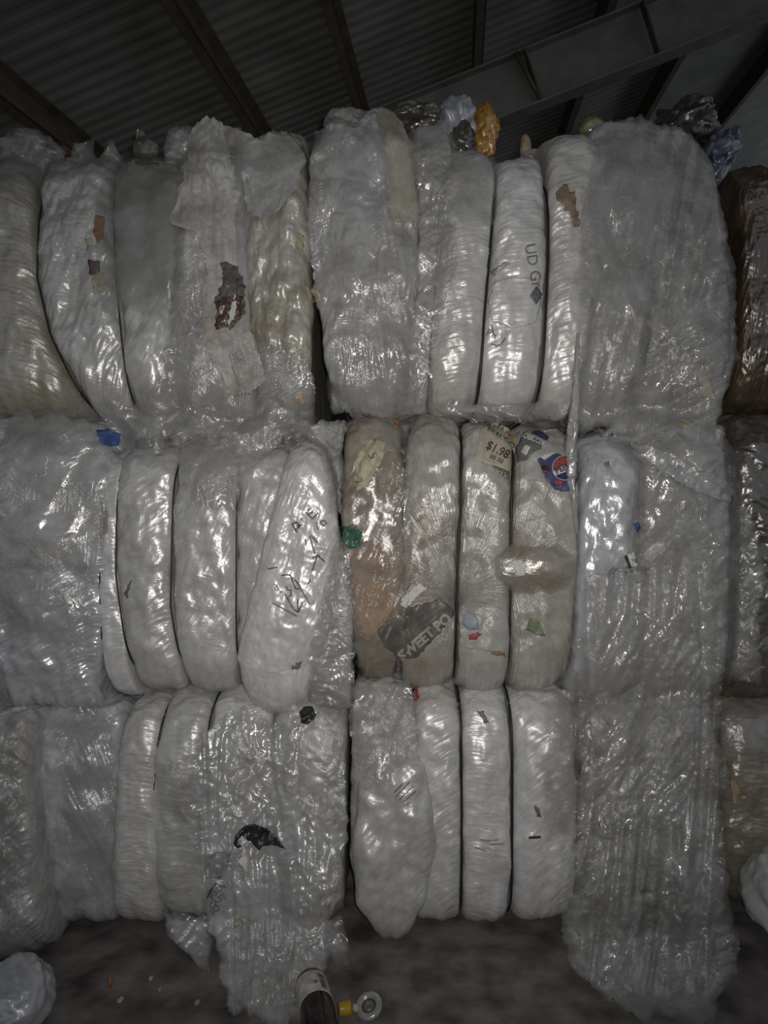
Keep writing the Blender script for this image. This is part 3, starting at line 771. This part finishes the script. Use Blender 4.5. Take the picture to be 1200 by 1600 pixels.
mesh('netting', V, Fc, M['foam'], TL, uv=[(v.x, v.z) for v in V], label='white mesh netting')

# top middle: pale print and film patch between the wires
patch('film_patch', [(762, 472), (772, 440), (800, 432), (842, 436), (846, 470), (838, 505), (800, 512), (768, 502)], M['tight2'], TR, off=.003, label='paler patch of film')
for a, b in (((764, 435), (800, 408)),):
    patch('film_patch', [(766, 425), (790, 408), (796, 412), (772, 432)], M['fan'], TR, off=.003, label='brownish fold')
lettering('printing', 'UD Gr', 833, 415, 17, 80, ink2, TR, off=.006, bold=.0)
patch('printing', [(838, 447), (848, 460), (838, 476), (828, 462)], ink2, TR, off=.005, ragged=0, label='grey diamond mark')
lettering('printing', 'Pu', 768, 522, 12, 20, ink2, TR, off=.006)
strokes('printing', [[(768, 538), (776, 540), (784, 536), (790, 528)], [(768, 508), (773, 526)]], 2.2, ink2, TR)
patch('stain', [(866, 302), (880, 288), (896, 300), (906, 350), (898, 352), (886, 330)], plain('brown stain', (.22, .17, .12), .4, noise=.35, nscale=50), TR, off=.003, ragged=3, label='brown stained film')
patch('carton_scrap', [(1088, 583), (1108, 588), (1118, 624), (1098, 620), (1096, 605)], cream, TR, off=.006, label='cream carton scrap')
patch('carton_scrap', [(1055, 660), (1066, 659), (1078, 666), (1070, 668)], tan, TR, off=.006, label='tan carton scrap')

# middle left: handwriting and scraps
strokes('handwritten_lettering', [[(456, 818), (464, 832)], [(457, 818), (464, 816), (469, 822), (461, 828)], [(464, 822), (473, 820)], [(470, 809), (471, 812)],
                        [(478, 800), (488, 811), (497, 801)], [(481, 798), (486, 794)], [(483, 804), (489, 799)]], 2.2, marker, ML, off=.004)
strokes('handwritten_lettering', [[(488, 891), (496, 867), (488, 872)], [(496, 867), (500, 868)], [(496, 868), (508, 878)], [(429, 916), (431, 923), (435, 921), (432, 915), (428, 913)], [(437, 926), (441, 924)],
                        [(445, 918), (449, 917), (448, 922), (454, 922), (455, 930), (451, 932)], [(455, 903), (462, 920), (469, 920), (468, 915), (460, 905)], [(440, 899), (452, 898), (458, 904)],
                        [(459, 952), (466, 957), (473, 941)], [(466, 956), (465, 936)], [(484, 903), (485, 908), (481, 912)], [(418, 889), (434, 886)], [(477, 842), (478, 851)]], 2.0, marker, ML, off=.004)
strokes('handwritten_lettering', [[(426, 942), (464, 963)], [(445, 928), (460, 954)], [(468, 917), (484, 944)], [(494, 816), (497, 828)], [(500, 815), (505, 822), (511, 817), (506, 813), (500, 815)], [(484, 838), (492, 866)], [(486, 836), (496, 848)]], 3.0, marker2, ML, off=.004)
patch('colour_scrap', [(150, 672), (170, 670), (188, 678), (186, 696), (172, 698), (156, 690)], bluebit, ML, off=.008, label='blue scrap')
patch('colour_scrap', [(52, 838), (75, 822), (78, 850), (54, 862)], yel, ML, off=.004, label='pale yellow scrap', tree=T0)
patch('colour_scrap', [(158, 800), (168, 798), (168, 832), (160, 836)], plain('pinkish scrap', (.28, .18, .16), .5), ML, off=.004, label='pinkish scrap', tree=T0)
patch('stain', [(195, 925), (205, 905), (203, 918), (198, 935)], charcoal, ML, off=.003, ragged=2, label='black smudge')
patch('stain', [(455, 1043), (470, 1034), (472, 1028), (468, 1042), (458, 1048)], ink2, ML, off=.003, ragged=2, label='grey smudge')

# middle: carton seen through film, labels
patch('carton', [(548, 850), (580, 845), (622, 870), (624, 930), (600, 985), (572, 1005), (556, 960), (550, 900)], brown, MR, off=.004, ragged=3, label='brown carton under the film', tree=T0)
patch('carton', [(585, 715), (628, 700), (628, 760), (590, 775)], plain('olive brown carton', (.21, .17, .12), .6), MR, off=.004, ragged=3, label='dull brown carton', tree=T0)
yl = patch('label', [(552, 745), (560, 705), (580, 685), (604, 690), (598, 720), (572, 760), (556, 768)], yel, MR, off=.005, label='pale yellow label with green print')
lettering('printing', '5', 582, 712, 14, 65, green, yl, off=.008)
lettering('printing', '2', 560, 752, 12, 65, green, yl, off=.008)
lettering('printing', '!!', 578, 728, 8, 65, green2, yl, off=.008)
patch('colour_scrap', [(532, 824), (552, 820), (566, 832), (564, 852), (546, 858), (534, 846)], green, MR, off=.006, amp=.004, label='dark green scrap')
patch('colour_scrap', [(616, 652), (624, 655), (622, 672), (617, 668)], orange, MR, off=.006, label='orange scrap')
sw = patch('printed_band', [(590, 985), (640, 950), (690, 935), (714, 955), (690, 985), (648, 1030), (626, 1028), (600, 1010)], charcoal, MR, off=.004, ragged=2, label='charcoal printed film with pale letters')
lettering('printing', 'SWEET PO', 664, 996, 15, -40, plain('pale letters', (.29, .27, .25), .5), sw, off=.008, bold=.07)
wl = patch('label', [(626, 944), (640, 918), (652, 908), (668, 918), (650, 934), (634, 952)], paper, MR, off=.006, label='white label scrap')
strokes('printing', [[(634, 924), (640, 914)], [(637, 926), (644, 920), (640, 912)], [(645, 918), (650, 912), (646, 908)], [(650, 916), (655, 908)]], 1.6, ink2, wl, off=.010)
pl = patch('price_label', [(751, 668), (775, 660), (806, 672), (804, 700), (798, 752), (772, 728), (739, 718), (748, 690)], cream, MR, off=.004, ragged=.6, label='cream price label')
patch('strip', [(761, 672), (763, 665), (794, 685), (805, 694), (804, 701), (790, 690)], green_d, pl, off=.006, ragged=.3, label='dark green strip')
lettering('printing', 'EXTRA', 780, 680, 8, 32, cream, pl, off=.009, bold=.02)
patch('strip', [(769, 726), (800, 738), (798, 752), (782, 744)], green_d, pl, off=.006, ragged=.3, label='dark green strip')
lettering('printing', 'EXTRA', 783, 740, 8, 208, cream, pl, off=.009, bold=.02)
lettering('printing', '$1.98', 778, 703, 14, 27, ink, pl, off=.012, bold=.012, sx=.86)
lettering('printing', '00 00', 776, 717, 7, 26, ink, pl, off=.009, bold=.02)
patch('colour_scrap', [(788, 672), (806, 684), (804, 690), (792, 680)], plain('orange yellow scrap', (.45, .28, .10), .45), MR, off=.006, label='orange scrap')
rl = patch('label', [(808, 722), (806, 700), (818, 676), (846, 690), (846, 700), (834, 706), (824, 718)], grey_l, MR, off=.004, ragged=.8, label='dark grey toy label')
lettering('printing', 'ROBLOX', 831, 685, 7.5, 21, white_i, rl, off=.009, bold=.04, slant=.15)
patch('picture', [(820, 693), (829, 698), (822, 712), (812, 706)], paper, rl, off=.006, ragged=.4, label='pale picture')
patch('label', [(830, 676), (840, 670), (858, 682), (854, 688)], navy, MR, off=.005, ragged=.6, label='dark blue label corner')
patch('colour_scrap', [(849, 671), (864, 669), (866, 673), (852, 674)], paper, MR, off=.008, label='white scrap')
bl = patch('drink_label', [(840, 718), (850, 712), (870, 708), (888, 716), (898, 732), (903, 748), (898, 764), (880, 768), (866, 764), (852, 745)], blue, MR, off=.008, ragged=.8, label='blue drink label with a round emblem')
def disc(cx, cy, r, a0=0, a1=360, n=30): return [(cx + r * math.cos(math.radians(a0 + (a1 - a0) * i / n)), cy + r * math.sin(math.radians(a0 + (a1 - a0) * i / n))) for i in range(n)]
patch('emblem', disc(882, 731, 19.5), white_i, bl, off=.010, ragged=0, label='white ring')
patch('emblem', disc(882, 731, 18.3, 163, 323), red, bl, off=.0125, ragged=0, label='red half')
patch('emblem', disc(882, 731, 18.3, 2, 144), navy, bl, off=.0125, ragged=0, label='dark blue half')
lettering('printing', 'PEPSI', 881, 731, 9, -24, navy, bl, off=.0145, bold=.05)
patch('picture', [(846, 730), (858, 727), (860, 737), (850, 738)], maroon, bl, off=.010, label='dark red fruit')
patch('picture', [(866, 752), (874, 748), (880, 755), (872, 760)], red, bl, off=.010, label='orange red fruit')
patch('picture', [(842, 714), (862, 707), (866, 709), (850, 718)], paper, bl, off=.010, label='silver edge')
patch('paper_scrap', [(800, 876), (812, 873), (824, 884), (820, 900), (806, 901), (803, 888)], paper, MR, off=.006, label='white paper scrap')
gt = patch('label', [(822, 984), (828, 966), (842, 970), (852, 994), (838, 992)], green2, MR, off=.005, ragged=.6, label='green label')
patch('colour_scrap', [(732, 992), (746, 988), (752, 992), (742, 1000), (734, 1000)], red, MR, off=.005, label='red print')
patch('colour_scrap', [(722, 975), (730, 950), (745, 965), (748, 985), (730, 982)], plain('pale blue print', (.22, .25, .30), .5), MR, off=.004, label='pale blue print')
patch('stain', [(722, 710 + 300), (790, 1020), (795, 1028), (760, 1018)], brown, MR, off=.003, ragged=2, label='brown fold')
patch('colour_scrap', [(989, 818), (997, 816), (1001, 824), (995, 832)], bluebit, MR, off=.006, label='blue scrap')
bc = patch('label', [(976, 868), (990, 862), (996, 884), (984, 889)], paper, MR, off=.006, ragged=.4, label='white barcode label')
patch('printing', [(976, 869), (980, 867), (987, 887), (983, 889)], ink, bc, off=.009, ragged=0)
patch('shiny_strip', [(985, 690), (1030, 702), (1090, 732), (1146, 756), (1140, 786), (1090, 768), (1040, 742), (990, 712)], M['strip'], MR, off=.012, amp=.006, uvang=-27, ragged=3, thick=0, label='shiny folded strip')
patch('paper_scrap', [(1062, 735), (1085, 730), (1096, 742), (1072, 742)], paper, MR, off=.010, label='white scrap')
patch('colour_scrap', [(944, 722), (952, 720), (953, 728), (946, 730)], plain('faint red', (.30, .18, .15), .5), MR, off=.004)

# bottom left: black torn flap, white scrap, printed film
patch('black_flap', [(365, 1318), (368, 1306), (380, 1292), (395, 1287), (420, 1296), (446, 1326), (428, 1320), (410, 1322), (405, 1329), (388, 1312), (378, 1306), (370, 1314), (377, 1322), (370, 1325)], darkf, BL, off=.014, amp=.006, label='black torn film flap')
patch('paper_scrap', [(377, 1320), (381, 1322), (387, 1342), (382, 1362), (371, 1348), (379, 1336)], paper, BL, off=.012, label='white scrap')
patch('printed_film', [(322, 1340), (336, 1332), (360, 1330), (356, 1352), (345, 1372), (322, 1372)], plain('grey printed patch', (.20, .20, .20), .4, noise=.3, nscale=90), BL, off=.010, label='grey printed patch')
lettering('printing', 'JOEN', 340, 1392, 9, -38, ink2, BL, off=.014, bold=.04)
lettering('printing', 'CAST', 340, 1408, 9, -38, ink2, BL, off=.014, bold=.04)
lettering('printing', 'SO', 336, 1422, 9, -38, ink2, BL, off=.014, bold=.04)
strokes('printing', [[(324, 1403), (328, 1393), (338, 1380)]], 2.2, ink, BL, off=.014)
patch('black_film', [(468, 1112), (476, 1103), (488, 1104), (494, 1116), (484, 1132), (470, 1130)], darkf, BL, off=.014, amp=.006, label='black film tuft')
patch('stain', [(365, 1442), (376, 1438), (378, 1448), (366, 1449)], yel, BL, off=.01, label='yellowish stain')
# bottom middle
patch('printing', [(835, 1258), (842, 1262), (846, 1278), (838, 1276)], ink2, BR, off=.004, ragged=1.5)
patch('printing', [(826, 1307), (845, 1306), (845, 1310), (826, 1311)], ink, BR, off=.004, ragged=.3)
patch('printing', [(745, 1112), (754, 1110), (764, 1128), (758, 1132)], ink2, BR, off=.004, ragged=2)
strokes('printing', [[(750, 1312), (765, 1314), (780, 1312)], [(742, 1324), (760, 1330)], [(765, 1320), (788, 1318)]], 2, marker2, BR, off=.004)
strokes('printing', [[(618, 1246), (640, 1222)], [(624, 1250), (646, 1228)], [(630, 1254), (650, 1236)], [(616, 1238), (630, 1224)]], 2, ink2, BR, off=.004)
patch('colour_scrap', [(645, 1074), (652, 1076), (654, 1092), (648, 1094)], red, BR, off=.008, label='red scrap')
patch('stain', [(715, 1085), (721, 1084), (721, 1140), (714, 1130)], yel, BR, off=.003, ragged=1.5, label='yellowish edge')
# right
patch('carton_scrap', [(1141, 1216), (1150, 1222), (1157, 1238), (1151, 1253), (1144, 1248), (1142, 1232)], tan, RB, off=.008, label='tan carton scrap')

# ================================================================== THINGS ON TOP OF THE STACK
def topthing(name, label, cat, *a, **k):
    o = blob(name, *a, **k); tag(o, label, cat, 'waste lying on top of the stack'); return o
bagm = film('pale blue bag', (.44, .47, .52), (.18, .22, .3), .4, .3, crink=.6)
topthing('plastic_bag', 'pale blue and white plastic bag on top of the stack, left of the orange wrapper', 'bag', 714, 190, 2.36, 52, 84, .14, bagm, None, amp=.4, seed=201)
topthing('plastic_bag', 'black plastic bag lying under the pale blue bag on top', 'bag', 722, 228, 2.30, 46, 58, .12, M['dark'], None, amp=.35, seed=202)
topthing('wrapper', 'orange and red snack wrapper standing on top of the stack', 'wrapper', 757, 208, 2.38, 40, 74, .10, film('orange wrapper', (.45, .24, .035), (.25, .03, .03), .5, .3, crink=.5, stscale=14), None, amp=.4, seed=203)
topthing('film_wad', 'dark film wad behind the tallest bulge on top of the stack', 'plastic film', 648, 192, 2.52, 88, 46, .2, M['dark'], None, amp=.3, seed=204)
topthing('plastic_bag', 'crushed black bag at the top right corner of the stack', 'bag', 1072, 196, 2.34, 88, 62, .2, film('black bag', (.03, .03, .032), (.25, .25, .25), .35, .25, crink=.6, stscale=16), None, amp=.35, seed=205)
topthing('plastic_bag', 'blue and white torn bag slumping over the top right corner', 'bag', 1122, 246, 2.30, 46, 96, .16, film('blue torn bag', (.035, .055, .12), (.40, .41, .43), .55, .25, crink=.6, stscale=18), None, amp=.35, seed=206, tilt=28)
bt = topthing('plastic_bottle', 'small green bottle lying on top, behind the right bulges', 'bottle', 925, 199, 2.42, 40, 34, .07, film('green plastic', (.12, .17, .05), (.2, .22, .1), .3, .2, crink=.3), None, amp=.12, seed=207, sub=4)
topthing('carton_tube', 'little tan tube standing behind the bulge with grey lettering', 'tube', 821, 236, 2.40, 17, 52, .05, tan, None, amp=.12, seed=208, sub=4)
topthing('film_wad', 'grey film wad at the left edge on top of the stack', 'plastic film', 46, 240, 2.36, 96, 60, .2, M['clear'], None, amp=.35, seed=209)
topthing('wrapper', 'dull red scrap on top of the left bale', 'wrapper', 98, 246, 2.42, 46, 40, .1, maroon, None, amp=.3, seed=210)
topthing('film_wad', 'grey scraps behind the bulge beside the tan tube', 'plastic film', 845, 250, 2.40, 70, 26, .1, M['clear'], None, amp=.45, seed=211)
# white bag wedged at the right edge
o = blob('plastic_bag', 1204, 1386, 2.13, 70, 116, .22, plain('white woven bag', (.46, .47, .47), .55, noise=.1, nscale=60), None, amp=.2, sc=1.3, pinch=.3, seed=212, tilt=8)
tag(o, 'white bag sticking out at the right edge near the floor', 'bag')

# ================================================================== FLOOR LITTER
def lathe(prof_, org, axis, mat, name, parent=None, ns=28, label=None):
    axis = Vector(axis).normalized(); s = axis.cross(Vector((0, 0, 1)) if abs(axis.z) < .9 else Vector((1, 0, 0))).normalized(); t = axis.cross(s)
    V = []; Fc = []
    for r, h in prof_:
        for q in range(ns):
            a = 2 * math.pi * q / ns
            V.append(Vector(org) + axis * h + (s * math.cos(a) + t * math.sin(a)) * r)
    for i in range(len(prof_) - 1):
        for q in range(ns):
            q2 = (q + 1) % ns; Fc.append((i * ns + q, i * ns + q2, (i + 1) * ns + q2, (i + 1) * ns + q))
    Fc.append(tuple(range(ns - 1, -1, -1))); Fc.append(tuple((len(prof_) - 1) * ns + q for q in range(ns)))
    return mesh(name, V, Fc, mat, parent, label=label)
def floorpt(px, py, z=0.):
    Y = (CAMZ - z) * F / (py - 800); return P(px, py, Y)
b1 = floorpt(512, 1640, .046); b0 = floorpt(484, 1533, .046); ax = (b1 - b0).normalized()
bo = thing('drink_bottle', 'dark drink bottle with a white label lying on the floor', 'bottle', (b0.x, b0.y, 0))
cola = plain('dark bottle plastic', (.018, .013, .012), .15, noise=.2)
R_ = .044
lathe([(.02, 0), (R_ * .9, .004), (R_, .02), (R_, .17), (R_ * .9, .2), (R_ * .55, .235), (.016, .262), (.013, .27), (.013, .285)], b0, ax, cola, 'body', bo)
lb = lathe([(R_ + .0008, .022), (R_ + .0012, .025), (R_ + .0012, .100), (R_ + .0008, .103)], b0, ax, plain('bottle label paper', (.40, .39, .36), .5, noise=.35, nscale=45), 'label', bo, label='white label')
lathe([(.0155, .268), (.0155, .29), (.012, .292)], b0, ax, red, 'cap', bo, label='red cap')
def on_label(h0, h1, a0, a1, mat):
    s = ax.cross(Vector((0, 0, 1))).normalized(); t = Vector((0, 0, 1)); V = []; n = 10
    for h in (h0, h1):
        for i in range(n + 1):
            a = math.radians(a0 + (a1 - a0) * i / n); V.append(b0 + ax * h + (s * math.cos(a) + t * math.sin(a)) * (R_ + .002))
    mesh('printing', V, [(i, i + 1, n + 2 + i, n + 1 + i) for i in range(n)], mat, lb, label='red mark' if mat is red else None)
on_label(.036, .052, 108, 132, red); on_label(.066, .076, 88, 100, red); on_label(.058, .092, 110, 130, green_d)
c = floorpt(539, 1588); oc = thing('bottle_cap', 'yellow bottle cap on the floor beside the dark bottle', 'bottle cap', (c.x, c.y, 0))
lathe([(.0165, 0), (.0175, .002), (.0175, .030), (.0155, .033)], c + Vector((0, 0, .018)) - Vector((.017, 0, 0)), Vector((1, .25, 0)), plain('yellow plastic', (.36, .25, .02), .35, noise=.15), 'shell', oc)
c = floorpt(577, 1582); ol = thing('cup_lid', 'small clear plastic cup lid on the floor, right of the yellow cap', 'lid', (c.x, c.y, 0))
lidm = film('clear lid', (.34, .35, .34), (.2, .2, .2), .3, .15, crink=.2, alpha=.8)
axl = Vector((-.25, -.45, 1)).normalized()
lathe([(.036, 0), (.037, .006), (.034, .012), (.022, .014), (.020, .010), (.019, .006)], c + Vector((0, 0, .014)), axl, lidm, 'rim', ol)
lathe([(.019, .006), (.010, .009), (.004, .010)], c + Vector((0, 0, .014)), axl, M['dark'], 'centre', ol, label='dark centre')
o = blob('plastic_scrap', 556, 1575, floorpt(556, 1583, .012).y, 12, 13, .02, yel, None, amp=.2, seed=221, sub=3); tag(o, 'tiny yellow scrap on the floor between cap and lid', 'scrap')
o = blob('plastic_scrap', 172, 1533, floorpt(172, 1545, .01).y, 9, 20, .02, orange, None, amp=.2, seed=222, sub=3); tag(o, 'small orange scrap on the dark floor below the left bale', 'scrap')
for i, (px, py, w_, t_) in enumerate([(188, 1562, 10, 'small grey scrap nearest below the orange scrap on the floor'), (236, 1528, 7, 'glinting clear scrap on the floor right of the orange scrap'), (308, 1566, 7, 'faint grey scrap on the floor beside the spilled film'), (250, 1545, 5, 'tiny pale scrap on the floor between two film drips')]):
    o = blob('film_scrap', px, py, floorpt(px, py + 4, .01).y, w_, w_ * .8, .02, M['clear'], None, amp=.4, seed=230 + i, sub=3); tag(o, t_, 'scrap', 'film scraps on the floor')

# ================================================================== SHELL
floor_m = plain('dirty concrete', (.14, .127, .12), .7, noise=.6, nscale=9, bump=.01)
struct('floor', [(-9, -6, 0), (9, -6, 0), (9, 14, 0), (-9, 14, 0)], [(0, 1, 2, 3)], floor_m)
roof_m = plain('galvanised roof sheet', (.40, .40, .38), .6, noise=.2, nscale=3)
steel = plain('dusty painted steel', (.17, .14, .11), .6, noise=.25, nscale=8)
steel2 = plain('grey painted steel', (.25, .245, .23), .6, noise=.2, nscale=6)
dv = Vector(((715 - 600) / F, 1, (800 - 700) / F))
Pa = P(600, 172, 5.3); Pb = P(1025, 0, 5.08)
rv = (Pb - Pa).normalized(); dvn = dv.normalized()
rn = rv.cross(dvn).normalized()
if rn.z < 0: rn = -rn
def roofpt(px, py):
    d = Vector(((px - 600) / F, 1, -(py - 800) / F)); o = Vector((0, 0, CAMZ))
    t = (Pa - o).dot(rn) / d.dot(rn)
    return o + d * t
# corrugated sheeting above the purlins: profile along dvn, ribs run along rv
V = []; nb = 900
for i in range(nb):
    b = -6 + i * .018
    h = .0035 * math.tanh(2.2 * math.sin(2 * math.pi * b / .11))
    base = Pa + dvn * b + rn * (.215 + h)
    V += [base - rv * 5.5, base + rv * 7.5]
struct('roof', V, [(2 * i, 2 * i + 2, 2 * i + 3, 2 * i + 1) for i in range(nb - 1)], roof_m)

def beam(name, a, b, up, secs, mat, parent=None, label=None):
    """sweep rectangles (x0,x1,h0,h1) of a section from a to b."""
    t = (b - a).normalized(); s = t.cross(up).normalized(); u = s.cross(t).normalized(); V = []; Fc = []
    for (x0, x1, h0, h1) in secs:
        k = len(V)
        for p in (a, b):
            for x, h in ((x0, h0), (x1, h0), (x1, h1), (x0, h1)): V.append(p + s * x + u * h)
        Fc += [(k, k + 1, k + 5, k + 4), (k + 1, k + 2, k + 6, k + 5), (k + 2, k + 3, k + 7, k + 6), (k + 3, k, k + 4, k + 7), (k + 3, k + 2, k + 1, k), (k + 4, k + 5, k + 6, k + 7)]
    return mesh(name, V, Fc, mat, parent, smooth=False, label=label)

pur = [(-160, 0), (290, 0), (530, 0), (765, 0), (966, 0), (1120, 0), (1290, 0)]
where = ['leftmost, above the left film bale', 'second from the left', 'third from the left, ending above the tallest bale', 'in the middle of the roof', 'crossing the rafter at its stiffener plate', 'behind the rafter on the right', 'nearest the right edge']
for (px, py), w in zip(pur, where):
    q = roofpt(px, py); s0 = (q - Pa).dot(rv)
    a = Pa + rv * s0 - dvn * 5.6; b = Pa + rv * s0 + dvn * 7.9
    o = beam('roof_purlin', a, b, rn, [(-.006, .006, 0, .2), (-.006, .062, .188, .2), (-.062, .006, 0, .012)], steel)
    tag(o, 'brown steel roof purlin, ' + w, 'purlin', 'steel purlins under the roof sheets', 'thing')
raf = thing('roof_rafter', 'grey steel I-beam rafter crossing under the roof above the right bales', 'rafter', tuple(Pa - rv * 5))
ra, rb = Pa - rv * 5, Pa + rv * 6.5
beam('web', ra, rb, rn, [(-.006, .006, -.40, -.012)], steel2, raf)
beam('flange', ra, rb, rn, [(-.085, .085, -.014, 0)], steel2, raf)
beam('flange', ra, rb, rn, [(-.085, .085, -.414, -.40)], steel2, raf)
for sx_ in (1.12, 2.02):
    c = Pa + rv * sx_
    beam('stiffener', c - rn * .40 - dvn * .06, c - dvn * .06 - rn * .013, rv, [(-.055, .03, -.006, .006)], steel, raf)
fb0 = Pa + rv * 1.05 - dvn * .1 - rn * .02; fb1 = Pa + rv * 1.12 - dvn * .09 - rn * .40
tube('fly_brace', [fb0, fb1], .022, steel, raf, ns=4)
# back wall of the shed, behind the bales
wall_m = plain('dark sheet wall', (.07, .07, .068), .7, noise=.2, nscale=4)
struct('wall_back', [(-9, 13.5, 0), (9, 13.5, 0), (9, 13.5, 9), (-9, 13.5, 9)], [(0, 1, 2, 3)], wall_m)

struct('wall_right', [(8.6, 1.5, 0), (8.6, 13.5, 0), (8.6, 13.5, 2.4), (8.6, 1.5, 2.4)], [(0, 1, 2, 3)], wall_m)
struct('wall_left', [(-8.6, 1.5, 0), (-8.6, 13.5, 0), (-8.6, 13.5, 2.4), (-8.6, 1.5, 2.4)], [(0, 1, 2, 3)], wall_m)
# ================================================================== LIGHT + CAMERA
w = bpy.data.worlds.new('World'); C.world = w; w.use_nodes = True
bg = w.node_tree.nodes['Background']; bg.inputs[0].default_value = (.86, .92, 1.0, 1); bg.inputs[1].default_value = .22
sp = bpy.data.lights.new('camera_flash', 'SPOT'); sp.energy = 88; sp.spot_size = math.radians(99); sp.spot_blend = 1.; sp.shadow_soft_size = .02
sp.color = (1., .95, .89)
so = bpy.data.objects.new('camera_flash', sp); COL.objects.link(so); so.location = (.03, .0, CAMZ + .03)
so.rotation_euler = (math.radians(89), 0, 0)
cam = bpy.data.cameras.new('camera'); co = bpy.data.objects.new('camera', cam); COL.objects.link(co)
co.location = (0, 0, CAMZ); co.rotation_euler = (math.radians(90), 0, 0)
cam.sensor_fit = 'VERTICAL'; cam.sensor_height = 36; cam.lens = 36 * F / 1600; cam.clip_start = .02
C.camera = co
C.view_settings.view_transform = 'Standard'; C.view_settings.look = 'None'; C.view_settings.gamma = 1; C.view_settings.exposure = 0
C.view_settings.use_curve_mapping = False
C.cycles.transparent_max_bounces = 12; C.cycles.max_bounces = 5; C.cycles.diffuse_bounces = 3
